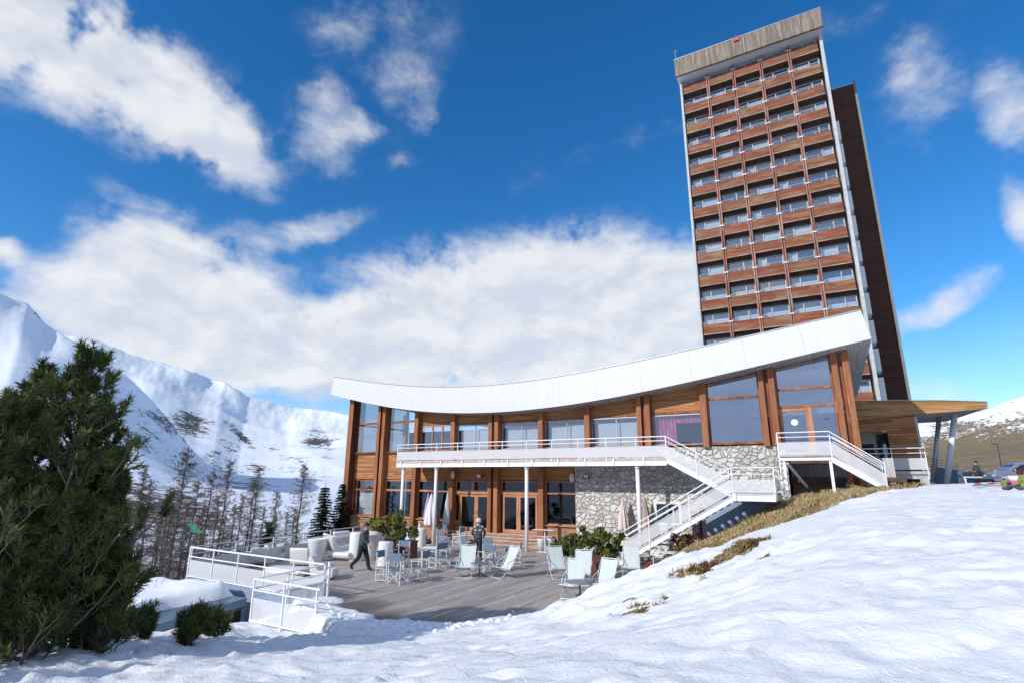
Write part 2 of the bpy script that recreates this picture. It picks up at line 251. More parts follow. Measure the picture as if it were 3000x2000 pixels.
# ------------------------------------------------------------------ mesh building
class MB:
    def __init__(s): s.v = []; s.f = []; s.m = []; s.mi = 0
    def add(s, vs, fs):
        k = len(s.v); s.v += [tuple(map(float, v)) for v in vs]; s.f += [tuple(k+i for i in f) for f in fs]; s.m += [s.mi]*len(fs); return s
    def box(s, x0, x1, y0, y1, z0, z1):
        return s.add([(x0, y0, z0), (x1, y0, z0), (x1, y1, z0), (x0, y1, z0), (x0, y0, z1), (x1, y0, z1), (x1, y1, z1), (x0, y1, z1)],
                     [(0, 3, 2, 1), (4, 5, 6, 7), (0, 1, 5, 4), (1, 2, 6, 5), (2, 3, 7, 6), (3, 0, 4, 7)])
    def bar(s, p, q, w=.05, h=None, up=(0, 0, 1)):
        h = h or w; p = Vector(p); q = Vector(q); d = (q-p).normalized(); u = Vector(up)
        if abs(d.dot(u)) > .98: u = Vector((0, 1, 0))
        a = d.cross(u).normalized()*w/2; b = a.cross(d).normalized()*h/2
        vs = [p-a-b, p+a-b, p+a+b, p-a+b, q-a-b, q+a-b, q+a+b, q-a+b]
        return s.add(vs, [(0, 3, 2, 1), (4, 5, 6, 7), (0, 1, 5, 4), (1, 2, 6, 5), (2, 3, 7, 6), (3, 0, 4, 7)])
    def tube(s, p, q, r0, r1=None, n=8, cap=True):
        r1 = r0 if r1 is None else r1; p = Vector(p); q = Vector(q); d = q-p
        if d.length < 1e-6: return s
        d.normalize(); u = Vector((0, 0, 1)) if abs(d.z) < .95 else Vector((1, 0, 0)); a = d.cross(u).normalized(); b = a.cross(d)
        vs = []
        for c, r in ((p, r0), (q, r1)):
            for i in range(n): t = 2*math.pi*i/n; vs.append(c+a*math.cos(t)*r+b*math.sin(t)*r)
        fs = [(i, (i+1) % n, n+(i+1) % n, n+i) for i in range(n)]
        if cap: fs += [tuple(range(n-1, -1, -1)), tuple(range(n, 2*n))]
        return s.add(vs, fs)
    def path(s, pts, r, n=6):
        for a, b in zip(pts, pts[1:]): s.tube(a, b, r, r, n)
        return s
    def prism(s, poly, y0, y1, ax=1):
        """poly in the plane across axis ax, extruded y0..y1"""
        n = len(poly); vs = []
        for y in (y0, y1):
            for a, b in poly: vs.append((a, y, b) if ax == 1 else ((y, a, b) if ax == 0 else (a, b, y)))
        return s.add(vs, [tuple(range(n)), tuple(range(2*n-1, n-1, -1))]+[(i, n+i, n+(i+1) % n, (i+1) % n) for i in range(n)])
    def lathe(s, prof, n=20, c=(0, 0, 0), fn=None, cap=True):
        vs = []
        for r, z in prof:
            for i in range(n):
                t = 2*math.pi*i/n; k = fn(t, z) if fn else 1; vs.append((c[0]+r*k*math.cos(t), c[1]+r*k*math.sin(t), c[2]+z))
        fs = [(j*n+i, j*n+(i+1) % n, (j+1)*n+(i+1) % n, (j+1)*n+i) for j in range(len(prof)-1) for i in range(n)]
        if cap: fs += [tuple(range(n-1, -1, -1)), tuple((len(prof)-1)*n+i for i in range(n))]
        return s.add(vs, fs)
    def ell(s, c, r, n=12, m=8):
        vs = [(c[0], c[1], c[2]-r[2])]
        for j in range(1, m):
            a = -math.pi/2+math.pi*j/m
            for i in range(n): t = 2*math.pi*i/n; vs.append((c[0]+r[0]*math.cos(a)*math.cos(t), c[1]+r[1]*math.cos(a)*math.sin(t), c[2]+r[2]*math.sin(a)))
        vs.append((c[0], c[1], c[2]+r[2])); L = len(vs)-1
        fs = [(0, 1+(i+1) % n, 1+i) for i in range(n)]+[(1+j*n+i, 1+j*n+(i+1) % n, 1+(j+1)*n+(i+1) % n, 1+(j+1)*n+i) for j in range(m-2) for i in range(n)]
        fs += [(1+(m-2)*n+i, 1+(m-2)*n+(i+1) % n, L) for i in range(n)]
        return s.add(vs, fs)
    def quad(s, *p): return s.add(p, [tuple(range(len(p)))])
    def build(s, name, mat, parent=None, smooth=False, bevel=0., loc=None):
        me = bpy.data.meshes.new(name); off = Vector(parent.get('_o', (0, 0, 0))) if parent and not loc else Vector((0, 0, 0))
        me.from_pydata([Vector(v)-off for v in s.v], [], s.f); me.validate()
        for m in (mat if isinstance(mat, (list, tuple)) else [mat]): me.materials.append(MT[m] if isinstance(m, str) else m)
        if isinstance(mat, (list, tuple)) and len(me.polygons) == len(s.m): me.polygons.foreach_set('material_index', s.m)
        if smooth: me.polygons.foreach_set('use_smooth', [True]*len(me.polygons))
        o = bpy.data.objects.new(name, me); COL.objects.link(o)
        if parent: o.parent = parent; o['_o'] = tuple(off)
        if bevel:
            b = o.modifiers.new('Bevel', 'BEVEL'); b.width = bevel; b.segments = 2; b.limit_method = 'ANGLE'
        return o
def tag(o, label, cat, group=None, kind=None):
    if kind: o['kind'] = kind
    if label: o['label'] = label
    if cat: o['category'] = cat
    if group: o['group'] = group
    return o
def thing(name, label, cat, loc=(0, 0, 0), rz=0., group=None, local=False):
    """Empty; parts given in world coordinates unless local"""
    o = bpy.data.objects.new(name, None); COL.objects.link(o); o.location = loc; o.rotation_euler = (0, 0, rz); o.empty_display_size = .3
    o['_o'] = (0, 0, 0) if local else tuple(loc); return tag(o, label, cat, group)
def copy_tree(o, parent=None):
    c = o.copy(); COL.objects.link(c); c.parent = parent
    for ch in [x for x in KIDS.get(o.name, [])]: copy_tree(ch, c)
    return c
KIDS = {}
def index():
    KIDS.clear()
    for o in bpy.data.objects:
        if o.parent: KIDS.setdefault(o.parent.name, []).append(o)
def inst(proto, used, loc, rz, label, group=None, scale=None):
    """first use moves the prototype itself, afterwards copies of the thing and of its parts"""
    if used: o = proto
    else: o = copy_tree(proto)
    o.location = loc; o.rotation_euler = (0, 0, rz)
    if scale: o.scale = (scale,)*3 if not isinstance(scale, tuple) else scale
    if label: o['label'] = label
    if group: o['group'] = group
    return o
# ================================================================== TERRAIN
CP = [(0, 0, 1.95), (0, -12, 2.4), (8, -6, 2.8), (-8, -8, 1.6), (10, 4, 2.9), (16, 12, 3.35), (10, 16, 3.3), (5, 20, 3.25), (2, 24, 3.33), (2.3, 26.4, 3.42), (7, 22, 3.47), (12, 18, 3.45), (20, 8, 3.5)]
for q in ((1500, 2000, 1.95), (3000, 2000, 2.15), (2300, 2000, 2.05), (700, 2000, 1.25), (0, 2000, 1.05), (330, 2000, 1.1), (1000, 2000, 1.5), (2300, 1700, 2.3), (3000, 1700, 2.55), (2650, 1550, 2.8), (3000, 1550, 2.9),
          (1000, 1900, .6), (1300, 1920, .95), (600, 1900, .0), (1250, 1862, .15), (900, 1860, -.25), (1500, 1860, .8), (1700, 1820, 1.15), (1900, 1800, 1.5), (2000, 1740, 1.65), (2200, 1585, 2.1),
          (1551, 1801, .2), (1620, 1781, .5), (1691, 1764, .75), (1722, 1743, .95), (1786, 1710, 1.2), (1877, 1671, 1.45), (1980, 1638, 1.6), (2158, 1569, 2.0), (2260, 1544, 2.25), (2350, 1521, 2.5), (2500, 1470, 2.95), (2600, 1445, 3.25),
          (956, 1742, .02), (996, 1768, .02), (1039, 1789, .02), (1086, 1803, .02), (1192, 1818, .02), (1300, 1829, .02), (1450, 1815, .03), (574, 1837, -.3), (317, 1856, .1), (0, 1940, .75)): CP.append(tuple(onz(*q)))
CP += [(-13, 17, -.4), (-10, 16, -.4), (-9.3, 14.6, -.25), (-14.6, 15, -.5), (-8, 19.5, -.35), (-7.6, 17.2, -.3), (-6.0, 17, -.05), (-6.5, 19, -.25), (-6.9, 21.5, -.2), (-7.2, 24, -.2), (-5.2, 19.5, .5), (-4.8, 22, .65), (-5.7, 24, .8), (-5.15, 26.8, 1.1),
       (-4.08, 25, 1.5), (-3.2, 27, 2.1), (-1.9, 27, 2.78), (0.2, 27, 3.25), (-15.2, 11.4, -.45), (-13, 11.4, -.46), (-14, 12.3, -.35), (-17.5, 11.8, -1.6), (-17.5, 9.8, -1.3), (-21, 10, -2.0), (-24, 6, -2.5), (-30, 12, -4.), (-22, 14, -2.8), (-24.5, 25, -3.2),
       (-35, 30, -6), (-50, 35, -9), (-60, 60, -14), (-40, 50, -8), (-33, 40, -3), (-90, 20, -16), (-40, 0, -6), (-20, -10, -1), (-90, 90, -16), (-90, -30, -12), (20, 30, 3.32), (30, 60, 3.2), (5, 52, 3.2), (60, 40, 3.2), (0, 80, 3.2),
       (120, 120, 3.2), (60, -30, 4.5), (120, 0, 4), (-15, 30, -.5), (-25, 35, -.8), (-8, 33, 1), (3, 34, 3.3), (-10, 60, 2), (-20, 100, 0), (-12, 22, -.6), (-20, 20, -.8), (-18, 26, -.6)]
CP = np.array(CP, float)
def inpoly(x, y, P):
    c = np.zeros(np.shape(x), bool); n = len(P)
    for i in range(n):
        x0, y0 = P[i]; x1, y1 = P[(i+1) % n]
        if y0 == y1: continue
        k = ((y0 > y) != (y1 > y)) & (x < (x1-x0)*(y-y0)/(y1-y0)+x0); c = c ^ k
    return c
DEC = [tuple(onz(*q)[:2]) for q in ((956, 1742), (996, 1768), (1039, 1789), (1086, 1803), (1110, 1820), (1192, 1817), (1300, 1829), (1377, 1822), (1450, 1815), (1520, 1806))]
DE = [(-14.25, 13.35)]+DEC+[(-7.0, 15.8), (-6.35, 17.6), (-6.45, 20), (-6.95, 23.15), (-7.05, 25.4), (-5.1, 26.5), (-5.1, 28.6), (-23.6, 28.6), (-21.6, 13.3)]
DEO = [(-14.25, 13.35)]+[(a-.3, b-1.1) for a, b in DEC]+[(-6.2, 15.6), (-6.0, 17.6), (-7.5, 18), (-13, 18)]
def tps_fit(P, reg=.02):
    n = len(P); d = np.hypot(P[:, None, 0]-P[None, :, 0], P[:, None, 1]-P[None, :, 1]); K = np.where(d > 0, d*d*np.log(d+1e-9), 0)+reg*np.eye(n)
    A = np.zeros((n+3, n+3)); A[:n, :n] = K; A[:n, n] = 1; A[:n, n+1:] = P[:, :2]; A[n:, :n] = A[:n, n:].T
    return np.linalg.solve(A, np.concatenate([P[:, 2], [0, 0, 0]]))
W = tps_fit(CP)
def terr0(x, y):
    x = np.asarray(x, float); y = np.asarray(y, float); s = W[-3]+W[-2]*x+W[-1]*y
    for i in range(len(CP)):
        d2 = (x-CP[i, 0])**2+(y-CP[i, 1])**2; s = s+W[i]*.5*d2*np.log(d2+1e-12)
    return s
def sstep(a, b, x): t = np.clip((x-a)/(b-a), 0, 1); return t*t*(3-2*t)
def terr(x, y):
    x = np.asarray(x, float); y = np.asarray(y, float); z = terr0(x, y); r = np.hypot(x, y)
    near = np.clip(1-r/70, 0, 1)
    # soft wind ridges and melt hollows, drawn out across the slope
    u = x*.86+y*.5; v = -x*.5+y*.86
    b = (fbm(u*.5, v*1.0, 4, 2)-.5)*.26+(fbm(x*1.5, y*1.7, 4, 5)-.5)*.13+(fbm(x*6, y*6, 3, 8)-.5)*.05-np.clip(vnoise(x*2.1, y*2.6, 33)-.74, 0, 1)*.28+np.clip(vnoise(x*4.3, y*4.3, 35)-.84, 0, 1)*.45
    rr = np.abs(fbm(u*.8+3, v*2.1, 3, 12)-.5); b -= np.exp(-(rr/.05)**2)*.035
    fx_ = x/.52+(vnoise(x*.7, y*.7, 91)-.5)*2; fy_ = y/.44+(vnoise(x*.7, y*.7, 92)-.5)*2; ci = np.floor(fx_).astype(int); cj = np.floor(fy_).astype(int); ja = _P[ci % 256, cj % 256]; jb = _P[(ci+91) % 256, (cj+37) % 256]
    pit = np.exp(-(((fx_-ci-.3-.4*ja)/.20)**2+((fy_-cj-.3-.4*jb)/.30)**2))*(_P[(ci+17) % 256, (cj+131) % 256] > .45)
    bank = np.exp(-((np.hypot(x+5.2, y-13.6))/3.)**2); b += bank*(fbm(x*1.6, y*1.6, 3, 21)-.45)*.5
    # trodden snow down at the left
    td = sstep(-7., -10., x)*sstep(16, 12, y)*sstep(-24, -19, x); b += td*((fbm(x*3.1, y*3.1, 4, 30)-.5)*.27+(fbm(x*8, y*8, 2, 31)-.5)*.10)
    b -= td*pit*.10; dk0 = 0*x; dk = sstep(10.4, 13.2, y)*sstep(-15.5, -14.2, x)*sstep(-6.0, -8.4, x)
    z = z+b*near*(1-.85*dk)
    wx_ = x+(vnoise(x*2.3, y*2.3, 77)-.5)*.35+(vnoise(x*7, y*7, 78)-.5)*.12; wy_ = y+(vnoise(x*2.3, y*2.3, 79)-.5)*.35+(vnoise(x*7, y*7, 80)-.5)*.12
    ins = inpoly(wx_, wy_, DE); box = (x > -14.9) & (x < -5.4) & (y > 9.5) & (y < 20)
    z = np.where(ins, np.minimum(z, -.10), np.where(box & inpoly(x, y, DEO), np.maximum(z, .035+.04*vnoise(x*5, y*5, 81)), z))
    return z
dks = np.arange
def axis(segs):
    out = []
    for a, b, st in segs: out += list(np.arange(a, b, st))
    return np.array(out+[segs[-1][1]])
gx = axis([(-130, -60, 8), (-60, -30, 2), (-30, -20, .5), (-20, -10, .16), (-10, 4.2, .085), (4.2, 12, .3), (12, 30, 1.), (30, 140, 6)])
gy = axis([(-60, -10, 5), (-10, 1, .6), (1, 16, .085), (16, 28, .17), (28, 40, .6), (40, 80, 2), (80, 160, 8)])
GX, GY = np.meshgrid(gx, gy); GZ = terr(GX, GY)
# where the snow has melted off the bank beside the stairs
def inpoly(x, y, P):
    c = np.zeros(x.shape, bool); n = len(P)
    for i in range(n):
        x0, y0 = P[i]; x1, y1 = P[(i+1) % n]
        if y0 == y1: continue
        k = ((y0 > y) != (y1 > y)) & (x < (x1-x0)*(y-y0)/(y1-y0)+x0); c ^= k
    return c
def hit(px, py, d0=4., d1=60.):
    r = ray(px, py); h = math.hypot(r[0], r[1]); ds = np.arange(d0, d1, .05); X = r[0]/h*ds; Y = r[1]/h*ds; Z = H+r[2]/h*ds; T = terr(X, Y); k = np.argmax(Z < T)
    return np.array([X[k], Y[k], T[k]])
BANK = [(-6.35, 20.6), (-5.6, 19.0), (-4.6, 18.2), (-3.9, 18.7), (-2.9, 20.2), (-2.1, 21.0), (-1.1, 21.6), (.5, 24.), (1.6, 24.7), (2.5, 25.6), (3.4, 27.2), (3.4, 31), (-8, 31), (-7.0, 25), (-6.8, 22.)]
PATCH = [tuple(hit(*q)[:2]) for q in ((1992, 1689), (2031, 1656), (2133, 1610), (2209, 1582), (2226, 1590), (2184, 1620), (2094, 1651), (2061, 1694))]
SPOTS = [(tuple(hit(*q)[:2]), r_) for q, r_ in (((1875, 1768), .16), ((1850, 1790), .18), ((1918, 1770), .12), ((1955, 1750), .10), ((1860, 1745), .1), ((2250, 1625), .1), ((2590, 1650), .05))]
wx = GX+(fbm(GX*2.2, GY*2.2, 4, 40)-.5)*1.1; wy = GY+(fbm(GX*2.2, GY*2.2, 4, 44)-.5)*1.1
BARE = inpoly(wx, wy, BANK).astype(float); wx = GX+(fbm(GX*3, GY*3, 4, 40)-.5)*.5; wy = GY+(fbm(GX*3, GY*3, 4, 44)-.5)*.5
BARE = np.maximum(BARE, inpoly(wx, wy, PATCH).astype(float))
for (sx, sy), sr in SPOTS: BARE = np.maximum(BARE, (np.hypot((wx-sx)*.6+(wy-sy)*.5, (wy-sy)*1.1) < sr).astype(float))
BARE = np.maximum(BARE, .60*sstep(-23.5, -27, GX)*sstep(9, 15, GY)*sstep(.22, .5, fbm(GX*.1, GY*.1, 3, 90))*sstep(.75, .55, np.arctan2(GY, -GX))); ASPH = sstep(29, 33, GY)*sstep(4, 6, GX)
TRD = sstep(-7., -10., GX)*sstep(17, 13, GY)
GZ = GZ-BARE*.05*(GX > -10)
ny, nx = GX.shape
me = bpy.data.meshes.new('snow_ground'); vv = np.stack([GX, GY, GZ], -1).reshape(-1, 3); ii = np.arange(ny*nx).reshape(ny, nx)
ff = np.stack([ii[:-1, :-1], ii[:-1, 1:], ii[1:, 1:], ii[1:, :-1]], -1).reshape(-1, 4); me.from_pydata(vv.tolist(), [], ff.tolist()); me.materials.append(MT['snow'])
for nm, A in (('bare', BARE), ('asphalt', ASPH), ('trodden', TRD)): a = me.attributes.new(nm, 'FLOAT', 'POINT'); a.data.foreach_set('value', A.reshape(-1).astype(np.float32))
me.polygons.foreach_set('use_smooth', [True]*len(me.polygons)); o = bpy.data.objects.new('snow_ground', me); COL.objects.link(o); o['kind'] = 'structure'
def gz(x, y): return float(terr(x, y))
# ------------------------------------------------------------------ mountains
def mountain(name, prof, r0, z0, r1, mat, na, nr, blobs=(), brush=(), amp=1., seed=0, power=1., back=.25, streak=0.):
    P = np.array(prof, float); az = np.linspace(P[0, 0], P[-1, 0], na); el = np.interp(az, P[:, 0], P[:, 1])
    t = np.concatenate([np.linspace(0, 1, nr), [1.06, 1.2, 1.5]]); A, T = np.meshgrid(az, t); E = np.interp(A, az, el); E = E+((fbm(A*.9, T*7+seed, 5, seed)-.5)*.55*amp+(fbm(A*5., T*30+seed, 3, seed+5)-.5)*.16*amp)*sstep(.3, 1., T)
    tt = np.clip(T, 0, 1); Rr = r0+(r1-r0)*T; Rr = Rr*(1+(fbm(A*.12+seed, T*1.5, 3, seed+2)-.5)*.35*tt)
    zr = H+Rr*np.tan(np.radians(E)); g = tt**power; Z = z0+(zr-z0)*g-np.clip(T-1, 0, 1)*r1*back*2
    X = np.sin(np.radians(A))*Rr; Y = np.cos(np.radians(A))*Rr; s = r1/1000.
    rid = 1-np.abs(2*fbm(X/(260*s)+seed, Y/(260*s)+Z/(300*s), 6, seed+9)-1)
    rid2 = 1-np.abs(2*fbm(X/(70*s)+seed, Y/(70*s)+Z/(160*s), 5, seed+19)-1)
    env = np.sin(np.pi*np.clip(tt, 0, .985))**.8; gl = 1-np.abs(2*fbm(X/(620*s)+seed, Y/(620*s)+T*.6, 4, seed+9)-1); sp = fbm(X/(230*s)+seed, Y/(230*s), 4, seed+29)-.5
    disp = ((gl-.75)*70*s+sp*42*s+(rid2-.75)*5*s+(fbm(X/(900*s), Y/(900*s), 2, seed+40)-.5)*150*s)*env*amp
    Z = Z+disp
    EL = np.degrees(np.arctan2(Z-H, np.hypot(X, Y)))
    def msk(bl):
        k = np.zeros_like(EL)
        for (px, py, w, h, rot, st) in bl:
            a0, e0 = azel(px, py); a1, _ = azel(px+w, py); _, e1 = azel(px, py-h); sa = abs(a1-a0)+1e-3; se = abs(e1-e0)+1e-3
            da = (A-a0); de = (EL-e0); c, s_ = math.cos(rot), math.sin(rot); p = (da*c+de*s_)/sa; q = (-da*s_+de*c)/se
            k = np.maximum(k, st*np.exp(-(p*p+q*q)))
        return k
    m_, n_ = A.shape; me = bpy.data.meshes.new(name); me.from_pydata(np.stack([X, Y, Z], -1).reshape(-1, 3).tolist(), [], np.stack([(i := np.arange(m_*n_).reshape(m_, n_))[:-1, :-1], i[1:, :-1], i[1:, 1:], i[:-1, 1:]], -1).reshape(-1, 4).tolist())
    me.materials.append(MT[mat])
    for nm, K in (('rock', msk(blobs)), ('brush', msk(brush))): a = me.attributes.new(nm, 'FLOAT', 'POINT'); a.data.foreach_set('value', K.reshape(-1).astype(np.float32))
    me.polygons.foreach_set('use_smooth', [True]*len(me.polygons)); o = bpy.data.objects.new(name, me); COL.objects.link(o); o['kind'] = 'structure'; return o
rp = lambda L: [azel(*q) for q in L]
far = [(-95, 13), (-80, 12.5), (-72, 11.5)]+rp([(285, 996), (384, 1037), (466, 1059), (548, 1081), (603, 1103), (658, 1114), (724, 1158), (779, 1169), (855, 1191), (960, 1200), (1100, 1222), (1400, 1280)])+[(-15, 2.), (2, 1.5)]
mountain('far_mountain', far, 260, -22, 2300, 'mount', 620, 170, [(700, 1270, 75, 14, -.72, .62), (560, 1240, 90, 50, -.5, .44), (930, 1290, 80, 45, -.5, .38), (760, 1370, 50, 24, -.3, .34), (870, 1465, 70, 12, -.3, .5), (640, 1330, 90, 50, 0, .40), (820, 1330, 60, 20, -.5, .36), (600, 1400, 300, 70, 0, .33), (880, 1370, 120, 50, -.4, .38)], [(780, 1480, 300, 40, 0, .42)], .6, 3, .95)
near = [(-110, 17), (-92, 16.5), (-82, 15)]+rp([(0, 858), (33, 873), (82, 890), (110, 920), (134, 948), (164, 968), (219, 999), (300, 1050), (378, 1105), (440, 1165), (500, 1235), (560, 1310), (640, 1390), (740, 1450)])+[(-46, -5.), (-42, -9), (-36, -14)]
mountain('near_mountain', near, 110, -17, 950, 'mount_near', 420, 160, [(480, 1230, 120, 60, -.5, .36), (420, 1290, 90, 60, -.3, .4), (110, 915, 40, 8, -.9, .5), (560, 1300, 60, 16, -.7, .5)], [(560, 1380, 150, 60, -.6, .5), (430, 1490, 300, 100, -.1, .66), (200, 1480, 260, 90, 0, .6)], .42, 6, 1.05)
right = [(-8, 1.), (2, 3.6)]+rp([(2700, 1232), (2790, 1212), (2889, 1186), (2949, 1164), (3000, 1148)])+[(20, 9.), (34, 12.5), (50, 14)]
mountain('right_hillside', right, 120, -2, 700, 'mount_brown', 240, 150, [(2950, 1330, 600, 120, 0, .78)], [(2850, 1400, 400, 30, 0, .5)], .8, 12, .9)
mountain('opposite_mountain', [(95, 12), (130, 9), (160, 9), (172, 11), (178, 12.5), (183, 12), (192, 9.3), (205, 8.2), (218, 9.), (232, 10), (250, 12), (266, 13)], 58, -20., 1700, 'mount_back', 420, 110, [], [], 1.2, 20, .95)
vf = MB().lathe([(.1, -21.), (400, -21.), (1500, -21.2), (5000, -21.5)], 48, cap=False).build('valley_floor', 'roofsnow'); vf['kind'] = 'structure'
# ================================================================== DECK
FRONT = [(-14.3, 13.2)]+[(a-.15, b-.5) for a, b in DEC]+[(-6.7, 15.2), (-6.2, 17.), (-6.4, 20.), (-6.95, 23.15), (-7.05, 25.2), (-5.1, 26.3), (-5.1, 28.6), (-23.6, 28.6), (-23.4, 23), (-21.6, 13.3)]
d = MB(); d.prism(FRONT, -.25, 0, 2); o = d.build('terrace_deck', 'deck'); o['kind'] = 'structure'
d = MB(); d.box(-21.5, -14.3, 13.0, 13.28, -3.5, -.03); d.box(-21.5, -21.25, 13.28, 28, -3.8, -.03)
tag(d.build('retaining_wall', 'bluewall'), 'blue grey rendered wall holding up the left end of the terrace', 'wall')
kp = [(-6.3, 20.2), (-6.85, 22.9), (-6.95, 25.4), (-5.2, 26.65)]
d = MB()
for a, b in zip(kp, kp[1:]): d.bar((*a, .0), (*b, .02), .22, .3)
tag(d.build('kerb', 'concrete'), 'grey concrete kerb between the deck and the dry grass bank', 'kerb')
# ================================================================== PAVILION
YF = 28.8; YR = 27.55
BOT = [(-30.87, 9.59), (-28.41, 9.01), (-24.98, 8.26), (-22.36, 7.86), (-19.45, 7.63), (-16.48, 7.52), (-13.76, 7.58), (-10.41, 7.83), (-8.4, 7.99), (-5.02, 8.5), (-1.88, 8.99), (2.31, 9.66)]
TOP = [(-30.72, 10.86), (-27.02, 10.18), (-22.8, 9.53), (-19.51, 9.27), (-16.5, 9.16), (-13.75, 9.27), (-10.35, 9.50), (-4.89, 10.1), (-2.57, 10.40), (2.08, 11.0)]
def crv(P):
    a = np.array(P); c = np.polyfit(a[:, 0], a[:, 1], 5); return lambda x: float(np.polyval(c, x))
fb, ft = crv(BOT), crv(TOP)
pav = thing('pavilion_building', 'low timber and glass pavilion with a white roof that sweeps up to the right', 'building', (-14, YF, 0))
xs = np.linspace(-30.87, 2.31, 61); xt = np.linspace(-30.72, 2.08, 61)
roof = MB(); n_ = len(xs)
vs = []
for y, dz in ((YR+.03, 0), (44., -.35)):
    for i in range(n_): vs.append((xs[i], y, fb(xs[i])+dz+.012)); vs.append((xt[i], y, ft(xt[i])+dz-.02))
m_ = 2*n_; fs = []
for i in range(n_-1):
    a = 2*i; fs += [(a, a+2, m_+a+2, m_+a), (a+1, m_+a+1, m_+a+3, a+3), (m_+a, m_+a+2, m_+a+3, m_+a+1)]
fs += [(0, m_, m_+1, 1), (m_-2, m_-1, 2*m_-1, 2*m_-2)]
roof.add(vs, fs); ro = roof.build('roof', 'fascia', pav)
sf = MB(); vs = []
for y, dz in ((YR+.06, 0), (43.9, -.35)):
    for i in range(n_): vs.append((xs[i], y, fb(xs[i])+dz))
sf.add(vs, [(i, n_+i, n_+i+1, i+1) for i in range(n_-1)]); sf.build('soffit', 'soffit', ro)
# fascia in separate sheets with fine joints, and a dark metal drip on top
fa = MB(); js = 13
for k in range(js):
    a0, a1 = k/js, (k+1)/js-.0002; seg = 6; vs = []
    for y in (YR, YR+.035):
        for j in range(seg+1):
            t = a0+(a1-a0)*j/seg; xb = -30.87+33.18*t; xq = -30.72+32.8*t; vs.append((xb, y, fb(xb))); vs.append((xq, y, ft(xq)))
    q = 2*(seg+1); fs = [(2*j, 2*j+2, 2*j+3, 2*j+1) for j in range(seg)]+[(q+2*j, q+2*j+1, q+2*j+3, q+2*j+2) for j in range(seg)]+[(2*j, q+2*j, q+2*j+2, 2*j+2) for j in range(seg)]+[(2*j+1, 2*j+3, q+2*j+3, q+2*j+1) for j in range(seg)]+[(0, 1, q+1, q), (q-2, 2*q-2, 2*q-1, q-1)]
    fa.add(vs, fs)
fa.build('fascia', 'fascia', ro)
fl = MB()
for a, b in zip(xt, xt[1:]): fl.bar((a, YR+.06, ft(a)+.01), (b, YR+.06, ft(b)+.01), .2, .035)
fl.build('roof_edge_trim', 'metal', ro)
MB().box(-22.62, -22.58, 30, 30.04, 9.3, 10.1).tube((-23., 30, 9.9), (-22.2, 30, 9.95), .012).tube((-22.9, 30, 9.7), (-22.3, 30, 9.72), .012).build('roof_aerial', 'metal', ro)
PX = [-29.4, -26.57, -23.52, -20.55, -17.45, -14.3, -11.4, -8.16, -5.11, -2.09, 1.05]
DBL = (1, 4, 7, 9, 10)
def post(x, w, z0, d0=-.38, d1=.12, mat='post_wood'):
    b = MB(); zt = fb(x)+.05
    b.prism([(x-w/2, z0), (x+w/2, z0), (x+w/2, fb(x+w/2)+.02), (x-w/2, fb(x-w/2)+.02)], YF+d0, YF+d1); return b.build('post', mat, pav)
for i, x in enumerate(PX):
    z0 = -1.5 if i < 2 else (-.2 if i < 4 else (.62 if i < 6 else 5.25))
    if i == 10: z0 = 3.0
    if i in DBL:
        post(x-.26, .24, z0); post(x+.2, .26, z0, -.42)
        MB().prism([(x-.1, z0), (x+.05, z0), (x+.05, fb(x)), (x-.1, fb(x))], YF-.2, YF+.12).build('post_infill', 'post_red', pav)
    else: post(x, .30 if i else .42, z0, -.36 if i else -.55)
def cladding(x0, x1, z0, z1=None, y=YF, mat='wood', th=.1, name='cladding_panel'):
    b = MB(); 
    if z1 is None: b.prism([(x0, z0), (x1, z0), (x1, fb(x1)+.02), ((x0+x1)/2, fb((x0+x1)/2)+.02), (x0, fb(x0)+.02)], y, y+th)
    else: b.box(x0, x1, y, y+th, z0, z1)
    return b.build(name, mat, pav)
def window(x0, x1, z0, z1, mull=(), trans=(), g='glass', y=YF, fr=.07, fmat='post_red', zt=None, name='window', pw=.05):
    """frame with one pane; z1 may be a roof-following top"""
    b = MB(); za, zb = (z1, z1) if zt is None else (zt[0], zt[1])
    b.box(x0, x1, y, y+.1, z0, z0+fr); b.prism([(x0, z0+fr), (x0+fr, z0+fr), (x0+fr, za-.02), (x0, za-.02)], y+.002, y+.098); b.prism([(x1-fr, z0+fr), (x1, z0+fr), (x1, zb-.02), (x1-fr, zb-.02)], y+.002, y+.098)
    b.prism([(x0+fr, za-fr-.02), (x1-fr, zb-fr-.02), (x1-fr, zb-.02), (x0+fr, za-.02)], y, y+.1)
    for m in mull: b.box(m-pw/2, m+pw/2, y+.01, y+.09, z0+fr, min(za, zb)-fr-.02)
    for t in trans: b.box(x0+fr, x1-fr, y-.02, y+.09, t-.06, t+.06)
    w = b.build(name, fmat, pav)
    MB().prism([(x0+fr*.5, z0+fr*.5), (x1-fr*.5, z0+fr*.5), (x1-fr*.5, zb-fr*.8), (x0+fr*.5, za-fr*.8)], y+.045, y+.055).build('pane', g, w); return w
def sill(x0, x1, z, mat='frame_wood', d=.2): return MB().box(x0, x1, YF-d, YF+.1, z-.06, z).build('sill', mat, pav)
L = [(PX[i]+(.36 if i in DBL else .15), PX[i+1]-(.4 if (i+1) in DBL else .15)) for i in range(10)]
L[0] = (PX[0]+.2, L[0][1])
